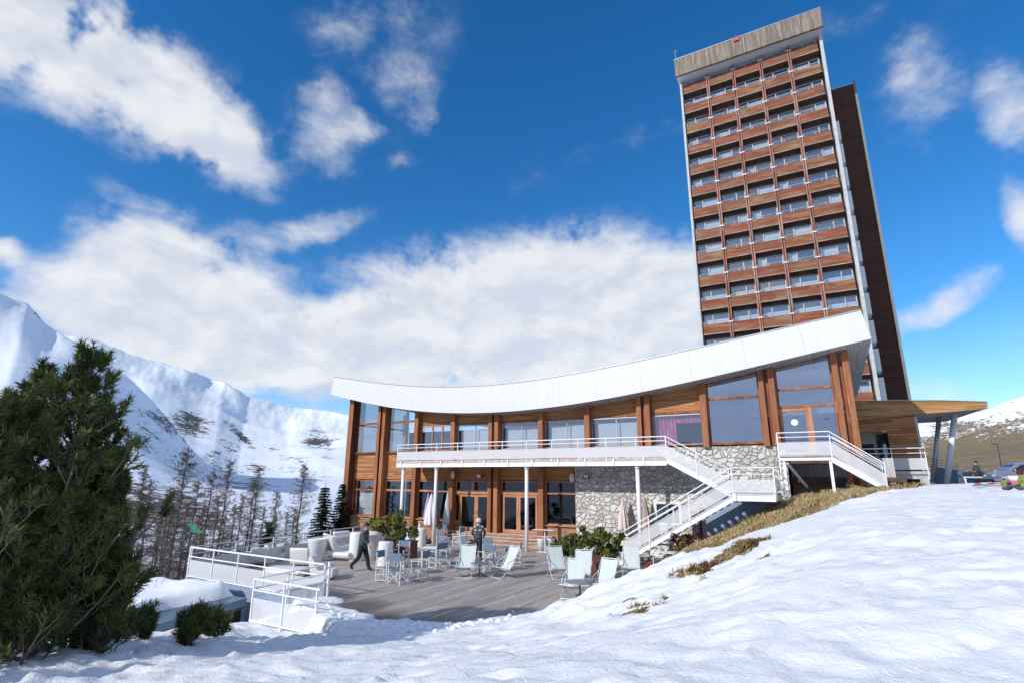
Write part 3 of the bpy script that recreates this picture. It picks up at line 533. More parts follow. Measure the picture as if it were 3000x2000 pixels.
# upper floor
for i, (a, b) in enumerate(L):
    za, zb = fb(a), fb(b)
    if i in (0, 1):
        window(a, b, 5.42, 0, trans=(7.45,), zt=(za+.02, zb+.02), g='glass_clear', fmat='post_red')
    elif i == 2:
        cladding(a, b, 7.34, mat='wood_soft'); cladding(a, b, 7.1, 7.34, mat='wood', y=YF+.01)
        w = window(a, b, 5.42, 7.1, mull=(a+.95, a+1.75), fmat='frame_wood', pw=.1)
    elif i in (3, 4, 5, 6, 7):
        cladding(a, b, 7.12, mat='wood_soft'); MB().box(a, b, YF-.03, YF+.1, 7.0, 7.12).build('lintel', 'post_red', pav)
        window(a, b, 5.42, 7.0, mull=((a+b)/2+.1,) if i != 7 else (), fmat='metal', pw=.03, fr=.05)
    elif i == 8: window(a, b, 5.42, 0, trans=(7.66,), zt=(za+.02, zb+.02), g='glass_big', fmat='post_red')
    elif i == 9:
        window(a, b, 4.78, 0, trans=(7.05, 7.9), mull=(), zt=(za+.02, zb+.02), g='glass_big', fmat='post_wood')
    if i < 9: sill(a-.1, b+.1, 5.43, 'post_red')
# balcony door in the last bay
dr = MB(); dr.box(-1.73, -1.6, YF-.06, YF+.12, 4.8, 6.98); dr.box(-.62, -.36, YF-.06, YF+.12, 4.8, 6.98); dr.box(-1.6, -.62, YF-.05, YF+.1, 6.84, 6.97); dr.box(-1.6, -.62, YF-.05, YF+.1, 4.8, 4.95)
do = dr.build('balcony_door', 'frame_wood', pav); MB().lathe([(0, 0), (.15, 0), (.15, .008), (0, .008)], 20).build('door_sticker', 'white', do, loc=1)
s_ = [c for c in bpy.data.objects if c.name == 'door_sticker'][0]; s_.rotation_euler = (R(90), 0, 0); s_.location = Vector((-1.12, YF+.02, 6.33))-Vector(pav['_o'])
# lower floor
for i, (a, b) in enumerate(L[:6]):
    if i == 5: b = -12.26
    cladding(a-.05, b+.05, 3.62, 5.37, mat='wood' if i < 2 else 'wood_soft')
    if i in (3, 4): continue
    z0 = 1.16
    cladding(a-.05, b+.05, -.5 if i < 3 else 0, z0, y=YF-.06, mat='wood_old', th=.16); MB().box(a-.1, b+.1, YF-.2, YF+.1, z0, z0+.05).build('sill', 'frame_wood', pav)
    window(a, b, z0+.05, 3.6, trans=(2.93,), mull=(a+.35,) if i == 0 else ((a+b)/2+.25,) if i == 1 else (), g='glass_clear' if i == 0 else 'glass_low', fmat='frame_wood' if i else 'post_red')
def door(x0, x1, z0, z1, hx):
    b = MB(); s = .13; b.box(x0, x0+s, YF-.03, YF+.05, z0, z1); b.box(x1-s, x1, YF-.03, YF+.05, z0, z1); b.box(x0+s, x1-s, YF-.03, YF+.05, z1-.12, z1); b.box(x0+s, x1-s, YF-.03, YF+.05, z0, z0+.2)
    d_ = b.build('glazed_door', 'frame_wood', pav); MB().box(x0+s-.01, x1-s+.01, YF, YF+.012, z0+.2, z1-.12).build('pane', 'glass_low', d_); MB().box(hx-.02, hx+.02, YF-.08, YF-.03, z0+1., z0+1.16).build('handle', 'metal', d_)
door(-20.02, -18.83, .66, 2.75, -18.9); door(-18.82, -17.8, .66, 2.75, -18.74); door(-16.95, -15.9, .66, 2.77, -15.98); door(-15.89, -14.66, .66, 2.77, -15.8)
for i in (3, 4):
    a, b = L[i]; MB().box(a, b, YF-.03, YF+.08, 2.79, 2.95).build('door_lintel', 'frame_wood', pav)
    window(a, b, 2.95, 3.6, mull=((a+b)/2,) if i == 3 else (), g='glass_low', fmat='frame_wood', pw=.18)
window(L[3][0], -20.04, 1.2, 2.78, g='glass_low', fmat='post_red') if -20.04-L[3][0] > .2 else None
MB().box(L[3][0]-.1, -20.04, YF-.1, YF+.1, .5, 1.2).build('cladding_panel', 'wood_old', pav)
# steps, stone wall, inside
st = MB()
for k in range(4): st.box(-20.3, -13.6+.0*k, YF-.42-.3*(3-k), YF-.12 if k == 3 else YF-.42-.3*(2-k), 0, .16*(k+1)-.045)
st.box(-20.3, -13.6, YF-.12, YF+.1, 0, .6); so = st.build('entrance_steps', 'wood_old', pav)
st = MB()
for k in range(4): st.box(-20.32, -13.58, YF-.44-.3*(3-k), YF-.1-.3*(3-k)+(.2 if k == 3 else 0), .16*(k+1)-.045, .16*(k+1))
st.build('tread', 'stonecap', so)
MB().box(-12.24, -1.62, YF-.16, YF+.3, -.3, 5.3).build('stone_wall', 'stone', pav)
MB().box(-29.3, 1.2, 34.6, 34.9, -.5, 7.3).build('inner_wall', 'warmdark', pav)
MB().box(-29.55, -29.4, YF+.3, 34.6, -.5, 5.4).build('end_wall', 'wood', pav)
ew = MB().box(-29.55, -29.4, YF+.3, 34.6, 5.4, 5.5).box(-29.55, -29.4, 34.45, 34.6, 5.5, 9.1).box(-29.55, -29.4, 31.6, 31.75, 5.5, 9.15).box(-29.55, -29.4, YF+.3, 34.6, 7.4, 7.5).build('end_window', 'post_red', pav)
MB().box(-29.5, -29.49, YF+.3, 34.6, 5.5, 9.1).build('pane', 'glass_clear', ew); MB().box(-27.3, -27., 31.5, 31.8, 4.7, 8.3).build('inner_column', 'beige', pav)
MB().box(-29.3, 1.2, YF+.1, 34.6, 4.45, 4.7).build('upper_floor', 'warmdark', pav)
MB().box(-29.3, -12, YF+.3, 34.6, .4, .6).build('lower_floor', 'warmdark', pav)
# wall to the right of the stone, behind the second stair
MB().box(-1.58, 2.6, 30.2, 30.4, 3.85, 4.7).build('grey_side_wall', 'lit_grey_panel', pav)
MB().box(-1.58, 2.9, 29.4, 30.15, 3.62, 3.84).build('lower_beam', 'warmdark', pav)
MB().box(-1.6, 2.6, 30.6, 30.8, 2.5, 3.8).build('lower_wall', 'beige', pav)
for x in (1.3, .6): MB().box(x, x+.32, 29.6, 30., 2.9, 3.6).build('white_block', 'white', pav)
# blinds and curtains
def folds(x0, x1, z0, z1, y, amp=.03, per=.16):
    b = MB(); n = max(6, int((x1-x0)/.04)); vs = []
    for i in range(n+1):
        x = x0+(x1-x0)*i/n; yy = y+amp*math.sin(x/per*2*math.pi); vs += [(x, yy, z0), (x, yy, z1)]
    return b.add(vs, [(2*i, 2*i+2, 2*i+3, 2*i+1) for i in range(n)])
folds(L[0][0]+.45, L[0][1]-.03, 1.25, 2.86, YF+.25).build('curtain', 'curtain', pav)
for i in (3, 4, 5, 6):
    a, b = L[i]; MB().box(a+.22, b-.03, YF+.3, YF+.32, 5.45, 6.72).build('blind', 'blind', pav)
a, b = L[7]; folds(a+.1, a+1.15, 5.47, 6.8, YF+.25, .04, .2).build('curtain', 'pink', pav); folds(a+1.15, b-.03, 6.55, 6.95, YF+.25, .02, .2).build('curtain', 'pink', pav)
# bulkhead lamps and floodlights
for (x, z) in ((-20.34, 3.92), (-12.4, 3.78)):
    b = MB().lathe([(0, -.05), (.16, -.05), (.18, 0), (.14, .06), (.06, .09), (0, .095)], 16).build('wall_lamp', 'lampglass', pav, True, loc=1); b.rotation_euler = (R(90), 0, 0); b.scale = (.85, 1.35, 1); b.location = Vector((x, YF-.28 if x > -13 else YF-.45, z))-Vector(pav['_o'])
for (x, z) in ((-18.43, 3.86), (-11.5, 3.86)):
    b = MB().box(x-.17, x+.17, YF-.42, YF-.3, z-.14, z+.12).bar((x, YF-.3, z), (x, YF-.05, z+.05), .05).build('floodlight', 'black', pav, bevel=.015); MB().box(x-.13, x+.13, YF-.43, YF-.421, z-.1, z+.08).build('lens', 'alu', b)
# signpost seen through the tall glass
sp = thing('wooden_signpost', 'pale wooden signpost standing behind the tall window glass', 'signpost', (-2.75, 29.6, 4.7)); MB().box(-2.8, -2.7, 29.55, 29.6, 4.7, 6.55).build('pole', 'frame_wood', sp); MB().box(-3.02, -2.55, 29.5, 29.54, 6.1, 6.5).build('sign_board', 'frame_wood', sp)
# small service window low in the stone wall
w = MB().box(-7.95, -7.8, YF-.2, YF-.1, 1.5, 2.62).box(-6.7, -6.55, YF-.2, YF-.1, 1.5, 2.62).box(-7.8, -6.7, YF-.2, YF-.1, 2.5, 2.62).box(-7.8, -6.7, YF-.2, YF-.1, 1.5, 1.6).box(-7.3, -7.2, YF-.2, YF-.1, 1.6, 2.5).build('service_window', 'door_white', pav)
MB().box(-7.8, -6.7, YF-.165, YF-.162, 1.6, 2.5).build('pane', 'glass_low', w)
MB().box(-5.75, -5.2, YF-.2, YF-.14, .6, 2.4).build('side_door', 'dark', pav)
# ================================================================== BALCONY
YB = 26.5
bal = thing('balcony_walkway', 'long white balcony with perforated rail panels on four thin columns in front of the pavilion', 'balcony', (-15, YB, 0))
MB().box(-23.3, -6.6, YB+.02, YF-.42, 4.62, 4.72).build('walkway_floor', 'stonecap', bal)
b = MB().box(-23.25, -6.62, YB-.03, YB+.0, 4.36, 4.58); b.box(-23.25, -6.62, YB-.07, YB+.03, 4.58, 4.6).box(-23.25, -6.62, YB-.07, YB+.03, 4.34, 4.36); b.box(-23.3, -23.25, YB-.03, YF-.4, 4.36, 4.6)
for x in np.arange(-22.9, -6.6, 1.52): b.box(x-.035, x+.035, YB-.08, YB-.031, 4.34, 4.72)
for x in np.arange(-22., -7, 1.5): b.box(x-.04, x+.04, YB+.03, YF-.4, 4.42, 4.56)
b.build('edge_beam', 'white', bal)
MB().box(-23.3, -6.62, YB-.02, YB-.012, 4.76, 5.27).build('rail_panel', 'sheet', bal); MB().box(-23.3, -23.29, YB, YF-.5, 4.76, 5.27).build('rail_panel', 'sheet', bal)
for x in list(np.arange(-23.28, -6.6, 1.52))+[-6.62]: MB().bar((x, YB, 4.4), (x, YB, 5.7), .035).build('rail_post', 'white', bal)
for z in (5.5, 5.7): MB().tube((-23.3, YB, z), (-6.62, YB, z), .022 if z < 5.6 else .028).tube((-23.3, YB, z), (-23.3, YF-.5, z), .022).build('handrail', 'white', bal)
for x in (-22.86, -20.32, -14.22, -8.1): MB().tube((x, YB+.15, 0), (x, YB+.15, 4.36), .1, .1, 16).tube((x, YB+.15, 4.2), (x, YB+.15, 4.36), .13, .13, 16).build('column', 'white', bal, True)
# ================================================================== STAIRS
def stair_flight(par, p, q, y0, y1, n, panel=True, zoff=.0):
    """p,q = (x,z) nosing line ends; stringers at y0 (front) and y1"""
    for y in (y0, y1):
        b = MB(); dz = .11
        b.prism([(p[0], p[1]-.26), (q[0], q[1]-.26), (q[0], q[1]-.02), (p[0], p[1]-.02)], y-.02, y+.02)
        for k in (-.26, -.02): b.prism([(p[0], p[1]+k-.015), (q[0], q[1]+k-.015), (q[0], q[1]+k+.015), (p[0], p[1]+k+.015)], y-.06, y+.06)
        b.build('stringer', 'white', par)
    b = MB()
    for i in range(n):
        t = (i+.5)/n; x = p[0]+(q[0]-p[0])*t; z = p[1]+(q[1]-p[1])*t-.1; b.box(x-.13, x+.13, y0+.03, y1-.03, z-.03, z)
    b.build('treads', 'metal', par)
def rail(par, pts, h, mid, post_xy, panel=None, pmat='sheet', r=.024, low=.08):
    """pts: polyline of floor points (x,y,z)"""
    for hh in (h, mid): MB().path([(x, y, z+hh) for x, y, z in pts], r if hh == h else r*.8, 8).build('handrail', 'white', par)
    for (x, y, z) in post_xy: MB().bar((x, y, z-.2), (x, y, z+h), .035).build('rail_post', 'white', par)
    if panel:
        b = MB()
        for a, c in zip(pts, pts[1:]): b.quad((a[0], a[1], a[2]+low), (c[0], c[1], c[2]+low), (c[0], c[1], c[2]+panel), (a[0], a[1], a[2]+panel))
        b.build('rail_panel', pmat, par)
s1 = thing('staircase', 'white steel staircase with two flights and a landing against the stone wall', 'staircase', (-5.5, 26, 0))
stair_flight(s1, (-6.6, 4.72), (-3.8, 3.18), YB, 27.7, 9); stair_flight(s1, (-8.9, .05), (-3.56, 3.1), 25., 26.2, 17)
b = MB().box(-3.56, -1.95, 24.95, 25.0, 2.86, 3.08).box(-3.56, -1.95, 24.92, 25.05, 3.08, 3.1).box(-3.56, -1.95, 24.92, 25.05, 2.84, 2.86).box(-1.98, -1.93, 25., 27.7, 2.86, 3.1)
for x in (-3.5, -2.0): b.box(x-.04, x+.04, 24.9, 24.95, 2.84, 3.15)
b.build('landing_beam', 'white', s1); MB().box(-3.8, -1.95, 25.0, 27.75, 3.1, 3.16).build('landing', 'metal', s1)
rail(s1, [(-6.6, YB-.04, 4.72), (-3.9, YB-.04, 3.2)], .98, .76, [(-6.6, YB-.04, 4.72), (-5.25, YB-.04, 3.96), (-3.9, YB-.04, 3.2)], .56, low=-.02)
rail(s1, [(-9.0, 24.96, .0), (-3.56, 24.96, 3.14), (-1.95, 24.96, 3.14)], 1.04, .78, [(-9.0, 24.96, .0), (-7.2, 24.96, 1.04), (-5.4, 24.96, 2.08), (-3.56, 24.96, 3.14), (-1.95, 24.96, 3.14)], .56, low=.04)
rail(s1, [(-1.95, 25., 3.14), (-1.95, 27.7, 3.14)], 1.04, .78, [(-1.95, 27.6, 3.14)], .56)
rail(s1, [(-8.9, 26.25, .0), (-3.9, 26.25, 2.9)], 1.0, .76, [(-8.9, 26.25, 0), (-6.4, 26.25, 1.45)])
tag(MB().box(-5.1, -1.3, 26.8, 27.05, .3, 2.84).build('under_stair_wall', 'bluewall'), 'pale blue rendered wall under the stair landing', 'wall')
s2 = thing('side_staircase', 'short white staircase with a square landing at the right end of the pavilion', 'staircase', (0, 27, 3.2))
MB().box(-1.8, .2, YB, YF-.45, 4.66, 4.74).build('landing', 'stonecap', s2)
MB().box(-1.8, .2, YB-.03, YB+.02, 4.5, 4.62).box(.15, .2, YB, YF-.5, 4.5, 4.62).box(-1.8, -1.75, YB, YF-.5, 4.5, 4.62).build('landing_beam', 'white', s2)
for x, z0 in ((-1.62, 2.9), (.12, 3.1)): MB().bar((x, YB+.08, z0), (x, YB+.08, 4.5), .11).build('column', 'white', s2)
MB().bar((-1.5, YB+.1, 4.4), (-.9, YB+1.6, 3.4), .08).build('brace', 'white', s2)
stair_flight(s2, (.2, 4.68), (2.0, 3.45), YB, 27.6, 7)
rail(s2, [(-1.78, YB-.03, 4.74), (.2, YB-.03, 4.74), (1.95, YB-.03, 3.42)], .94, .74, [(-1.78, YB-.03, 3.0), (.2, YB-.03, 4.6), (1.95, YB-.03, 3.42)], .53, low=-.02)
MB().bar((-1.78, YB-.03, 2.9), (-1.78, YB-.03, 5.68), .05).build('corner_post', 'white', s2)
rail(s2, [(.3, 27.65, 4.6), (1.95, 27.65, 3.42)], .94, .74, [(1.95, 27.65, 3.42)])
# ================================================================== SIDE TERRACE, CANOPY, ENTRANCE
tr = thing('side_terrace', 'small raised concrete terrace with white railing beyond the pavilion corner', 'terrace', (3, 33, 3.3))
MB().box(1.6, 4.2, 33.0, 36., 4.02, 4.16).build('slab', 'concrete', tr)
MB().box(1.9, 2.3, 33.1, 33.5, 2.9, 4.02).build('pier', 'concrete', tr); MB().box(3.8, 4.15, 33.1, 33.5, 2.9, 4.02).build('pier', 'concrete', tr); MB().box(2.3, 3.8, 33.1, 33.4, 3.8, 4.02).build('edge_beam', 'concrete', tr)
MB().box(1.6, 4.15, 34.6, 34.8, 2.9, 4.02).build('back_wall', 'dark', tr)
rail(tr, [(1.5, 33., 4.16), (4.15, 33., 4.16), (4.15, 36., 4.16)], 1.1, .86, [(1.5, 33., 4.16), (2.8, 33., 4.16), (4.15, 33, 4.0), (4.15, 34.5, 4.16)], .62)
ca = thing('entrance_canopy', 'wedge shaped timber fronted entrance canopy on two slanted columns', 'canopy', (5, 38, 3.3))
fr_ = [(1.7, 7.0), (4.15, 7.13), (7.4, 7.31), (7.44, 7.64), (5.6, 7.83), (3.5, 7.96), (1.7, 8.05)]
MB().prism(fr_, 35.95, 36.05).build('canopy_front', planks('canopy_boards', (.52, .27, .1), 2, .13, .07, 0, (.66, .38, .16)), ca)
v = [(1.7, 36.05, 7.0), (4.15, 36.05, 7.13), (7.38, 36.05, 7.31), (6.5, 41.5, 7.2), (1.7, 41.5, 7.15)]
k = MB().add(v+[(a, b_, c_+.5 if a < 7 else c_+.3) for a, b_, c_ in v], [(0, 1, 2, 3, 4), (9, 8, 7, 6, 5)]+[(i, 5+i, 5+(i+1) % 5, (i+1) % 5) for i in range(5)]); k.build('canopy_roof', 'fin', ca)
b = MB()
for (x0, z0), (x1, z1) in zip(fr_[3:], fr_[4:]): b.bar((x0, 35.97, z0+.02), (x1, 35.97, z1+.02), .14, .035)
b.bar((7.41, 35.97, 7.31), (7.45, 35.97, 7.66), .06, .1); b.build('edge_trim', 'metal', ca)
MB().tube((6.4, 38, 7.25), (5.42, 38, 3.3), .14, .14, 16).build('column', 'white', ca, True); MB().tube((5.75, 38.3, 7.2), (4.85, 38.3, 3.3), .12, .12, 16).build('column', 'metal', ca, True)
en = thing('entrance_wing', 'timber clad entrance block with a dark doorway behind the side terrace', 'building', (3, 36, 3.3))
MB().prism([(3.05, 4.0), (4.36, 4.0), (4.36, 7.1), (1.7, 6.98), (1.7, 6.35), (3.05, 6.35)], 36.1, 36.4).build('wall', 'wood', en)
MB().box(1.7, 3.05, 36.6, 36.8, 4.0, 6.35).build('pale_wall', 'beige', en); MB().box(2.55, 3.04, 36.5, 36.59, 4.1, 6.2).build('doorway', 'dark', en)
MB().box(1.8, 2.35, 36.5, 36.59, 4.9, 5.7).build('poster_board', 'dark', en); MB().ell((2.85, 36.45, 5.3), (.12, .03, .42), 16, 8).build('door_window', 'white', en)
MB().box(4.36, 4.46, 36.1, 44, 3.2, 7.1).build('side_wall', 'fin', en)
ra = thing('ramp_railing', 'dark grey ramp railing with a white end post by the slanted columns', 'railing', (5.8, 40, 3.3))
MB().quad((5.05, 40, 3.3), (6.3, 40, 3.3), (6.38, 40, 4.33), (5.17, 40, 4.6)).build('rail_panel', 'bluesheet', ra); MB().quad((6.32, 40.02, 3.3), (6.5, 40.02, 3.3), (6.5, 40.02, 3.95), (6.35, 40.02, 3.95)).build('end_panel', 'white', ra)
for dz in (0, -.15, -.3): MB().path([(5.1, 40, 5.0+dz), (5.8, 40, 4.88+dz), (6.45, 40, 4.62+dz)], .02).build('handrail', 'metal', ra)
MB().bar((6.62, 40, 3.3), (6.46, 40, 4.6), .09).build('end_post', 'white', ra)
# ================================================================== TOWER
tw = thing('hotel_tower', 'tall hotel tower of red brown timber balconies with a weathered board fascia at the top', 'building', (-2.7, 62, 3))
YT = 60.; FL = 2.785; Z1 = 49.74
MB().box(-10.3, 4.75, 61.9, 75, 0, 51.6).build('wall', 'fin', tw)
FX = [-10.25, -7.2, -4.3, -1.35, 1.6, 4.62]
def dividers(x, k):
    return
b = MB()
for k in range(-1, 17): pass
NR = 16
rf = MB().box(-10.63, 5.12, 58.5, 58.8, 51.42, 53.8).build('roof_fascia', 'tower_fascia', tw)
MB().box(-10.62, 5.1, 58.8, 76, 51.9, 53.7).build('roof_slab', 'fin', tw); MB().box(-10.6, 5.08, 58.8, 62.5, 51.55, 51.62).build('roof_soffit', 'soffit_plain', tw)
MB().box(-10.66, 5.15, 58.46, 59, 53.8, 53.86).build('roof_edge_trim', 'metal', rf)
MB().box(-3.75, -3.2, 58.3, 58.48, 53.3, 53.75).bar((-3.5, 58.4, 53.7), (-3.5, 58.4, 54.1), .04).build('red_beacon', 'orange', tw)
MB().tube((-10.5, 58.9, 53.8), (-10.5, 58.9, 55.6), .03).tube((-10.8, 58.9, 55.2), (-10.2, 58.9, 55.3), .02).build('lightning_rod', 'metal', tw)
MB().box(-10.45, -10.2, 59.85, 75, 0, 51.56).build('side_fin', 'fin', tw); MB().box(4.66, 4.96, 59.75, 75, 0, 51.56).build('side_fin', 'fin', tw)
for j in range(1, 5):
    x = FX[j]
    MB().box(x-.17, x-.06, 59.86, 60.0, 5, 51.4).build('divider_post', 'tower_post', tw); MB().box(x+.06, x+.17, 59.86, 60.0, 5, 51.4).build('divider_post', 'tower_post', tw)
    MB().box(x-.05, x+.05, 60.03, 61.9, 5, 51.4).build('divider_wall', 'tower_post', tw)
for k in range(NR):
    zb = Z1-FL*k
    for j in range(1, 5): MB().box(FX[j]-.2, FX[j]+.2, 59.8, 59.858, zb+1.02, zb+1.14).build('post_bracket', 'alu', tw)
    for j in range(5):
        if k > 12 and j < 4: continue
        x0 = FX[j]+.18; x1 = FX[j+1]-.18; mt = 'tower_wood' if (j+k*2) % 5 not in (4, 1) else 'tower_wood_pale'
        bo = MB().box(x0, x1, 59.96, 60.03, zb, zb+1.05).build('balcony', mt, tw)
        MB().box(x0-.05, x1+.05, 59.93, 61.9, zb-.1, zb-.0).build('slab', 'warmdark', bo); MB().box(x0-.05, x1+.05, 59.92, 59.96, zb-.08, zb+.0).build('slab_edge', 'slabedge', bo)  # slab coloured dark brown to paint in the shade under each balcony
        q = MB().tube((x0, 59.98, zb+1.3), (x1, 59.98, zb+1.3), .03, .03, 6)
        for xx in (x0+.1, x0+(x1-x0)*.45, x1-.1): q.bar((xx, 59.98, zb+1.02), (xx, 59.98, zb+1.3), .05)
        q.build('handrail', 'tower_alu', bo)
        yw = 60.72; zf = zb; wz0 = zb+.05; wz1 = zb+2.25; w_ = MB(); w_.box(x0, x1, yw, yw+.1, wz1, wz1+.12); w_.box(x0, x0+.12, yw, yw+.1, wz0, wz1); w_.box(x1-.12, x1, yw, yw+.1, wz0, wz1)
        mm = x0+(x1-x0)*(.36 if j in (0, 2, 3) else .62); w_.box(mm-.05, mm+.05, yw, yw+.1, wz0, wz1)
        wo = w_.build('window', 'tower_alu', tw); MB().box(x0+.1, x1-.1, yw+.05, yw+.06, wz0, wz1).build('pane', 'glass', wo)
        MB().box(x0, x1, yw+.02, yw+.2, wz1+.12, zb+FL-.1).build('lintel', 'warmdark', wo)
        rr_ = random.random()
        if rr_ < .55 or k > 9:
            hh = .55 if k > 9 else random.uniform(.4, 1.); a0 = x0+.12 if k > 9 else random.choice((x0+.12, mm)); a1 = x1-.12 if (k > 9 or a0 > x0+.5) else mm
            folds(a0, a1, wz0, wz0+(wz1-wz0)*(.78 if k > 9 else 1.), yw+.2, .03, .22).build('curtain', 'blind', wo)
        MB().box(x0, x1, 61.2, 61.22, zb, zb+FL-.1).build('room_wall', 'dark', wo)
for k in range(4, 16):
    zb = Z1-FL*k; MB().box(4.97, 5.25+.02*k, 61, 63, zb+.3, zb+2.5).build('side_ledge', 'curtain', tw)
wg = thing('rear_tower', 'windowless dark timber slab tower standing behind the hotel tower', 'building', (7, 70, 3))
MB().box(-5, 7.72, 66, 80, 3, 48.38).build('wall', 'wood_dark', wg); MB().box(7.72, 7.98, 65.9, 80, 3, 48.75).build('corner_fin', 'bluesheet2', wg); MB().box(-5, 7.72, 65.93, 66.0, 48.38, 48.5).build('roof_edge_trim', 'metal', wg)
# ================================================================== TERRACE RAILINGS
f1 = thing('terrace_railing', 'white perforated railing along the snowy front left edge of the terrace', 'railing', (-18, 13.15, 0))
pts = [(-21.55, 13.12, 0), (-14.25, 13.12, -.08)]
for h_, r_ in ((1.05, .03), (.72, .022)): MB().tube((pts[0][0], 13.12, h_), (pts[1][0], 13.12, h_-.08), r_).build('handrail', 'white', f1)
for i in range(6):
    x = -21.55+7.3*i/5; z = -.08*i/5; MB().bar((x, 13.12, z-.12), (x, 13.12, z+1.05), .05 if i in (0, 5) else .035).build('rail_post', 'white', f1)
    if i < 5: x2 = x+1.46-.02; MB().quad((x+.03, 13.13, z+.06), (x2, 13.13, z+.05), (x2, 13.13, z+.58), (x+.03, 13.13, z+.6)).build('rail_panel', 'sheet', f1)
MB().bar((-21.55, 13.1, .04), (-14.3, 13.1, -.04), .04).build('bottom_rail', 'white', f1)
f2 = thing('terrace_railing', 'long white railing with solid lower panels along the far left edge above the trees', 'railing', (-22.5, 20, 0))
P2 = [(-21.58, 13.2, 0), (-22.1, 17.2, 0), (-22.85, 21.2, 0), (-23.3, 24.8, 0), (-23.5, 28.4, 0)]
for hh in (1.05, .80): MB().path([(x, y, z+hh) for x, y, z in P2], .024, 8).build('handrail', 'alu', f2)
b = MB(); b2 = MB()
for a, c in zip(P2, P2[1:]):
    a, c = Vector(a), Vector(c)
    for t in (0, .5): p = a.lerp(c, t); MB().bar(p-Vector((0, 0, .1)), p+Vector((0, 0, 1.05)), .04).build('rail_post', 'white', f2)
    b2.quad(a+Vector((.02, 0, .03)), c+Vector((.02, 0, .03)), c+Vector((.02, 0, .6)), a+Vector((.02, 0, .6)))
b2.build('rail_panel', 'alu', f2)
f3 = thing('ramp_railing', 'low white railing with a tall end post in front of the entrance ramp', 'railing', (-14, 11.4, -.4))
for h_, r_ in ((1.12, .03), (.82, .022)): MB().tube((-15.3, 11.4, h_-.42), (-12.45, 11.36, h_-.45), r_).build('handrail', 'white', f3)
b = MB(); b2 = MB()
for i in range(3): x = -15.3+2.7*i/2; MB().bar((x, 11.4, -.6), (x, 11.4, .7), .045).build('rail_post', 'white', f3)
for i in range(2): x = -15.3+2.7*i/2; MB().quad((x+.03, 11.41, -.40), (x+1.32, 11.41, -.42), (x+1.32, 11.41, .16), (x+.03, 11.41, .18)).build('rail_panel', 'sheet', f3)
MB().bar((-15.3, 11.38, -.42), (-12.6, 11.38, -.44), .05).build('bottom_rail', 'white', f3)
f4 = thing('ramp_railing', 'slanting white railing joining the front terrace railing to the ramp', 'railing', (-14.8, 12.3, -.4))
for dz in (0, -.27, -.5): MB().tube((-15.3, 11.45, .7+dz), (-14.2, 13.05, .98+dz), .022).build('handrail', 'alu', f4)
MB().quad((-14.75, 12.25, -.35), (-14.2, 13.05, -.15), (-14.2, 13.05, .5), (-14.75, 12.25, .38)).build('rail_panel', planks('ribbed_white_sheet', (.66, .69, .72), 1, .06, .3, 2, (.7, .72, .74), var=.04, gapdark=.8), f4); MB().bar((-14.8, 12.2, -.6), (-14.8, 12.2, .85), .04).build('rail_post', 'white', f4); MB().bar((-14.15, 13.2, -.5), (-14.15, 13.2, 1.05), .07).build('rail_post', 'white', f4)
# ================================================================== SHED
sh = thing('garden_shed', 'low shed with a blue grey roof edge below the terrace railing', 'shed', (-19.3, 11, -2))
def sz(x, y): return -.22-(12.5-y)*.085-(x+17.2)*-.045
c4 = [(-17.2, 12.6), (-17.2, 9.5), (-22.6, 9.3), (-22.6, 12.9)]
MB().add([(x, y, sz(x, y)-.24) for x, y in c4]+[(x, y, sz(x, y)) for x, y in c4], [(0, 1, 2, 3), (7, 6, 5, 4)]+[(i, 4+i, 4+(i+1) % 4, (i+1) % 4) for i in range(4)]).build('roof', 'bluesheet', sh)
MB().bar((-17.24, 12.55, sz(-17.2, 12.55)-.29), (-17.24, 9.6, sz(-17.2, 9.6)-.28), .04, .05).build('eave_board', 'brown_box', sh)
MB().box(-21.6, -17.75, 12.85, 13., -3, -.6).box(-21.6, -17.75, 9.9, 10.05, -3, -.75).box(-21.6, -21.4, 10, 13, -3, -.6).build('wall', 'bluewall', sh)
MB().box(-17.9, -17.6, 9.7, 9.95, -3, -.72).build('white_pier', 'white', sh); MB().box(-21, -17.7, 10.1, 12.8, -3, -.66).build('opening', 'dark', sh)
# pillow of snow: rounded slab
nxx, nyy = 40, 30; vs = []
for j in range(nyy+1):
    for i in range(nxx+1):
        u = i/nxx; v = j/nyy; x = -18.3-4.1*u-.35*math.sin(v*5)*(1-u); y = 9.6+3.1*v; e = min(1, min(u, 1-u)*11)*min(1, min(v, 1-v)*8); h = .44*(1-(1-e)**3)*(1+.35*(float(vnoise(x*.9, y*.9))-.5)+.12*(float(vnoise(x*3, y*3))-.5)); vs.append((x, y, sz(x, y)+.01+h))
tag(MB().add(vs, [(j*(nxx+1)+i, j*(nxx+1)+i+1, (j+1)*(nxx+1)+i+1, (j+1)*(nxx+1)+i) for j in range(nyy) for i in range(nxx)]).build('roof_snow', 'roofsnow', None, True), 'thick smooth pillow of snow lying on the low shed roof', 'snow')
# ================================================================== FURNITURE
def zdeck(x, y): return 0.0
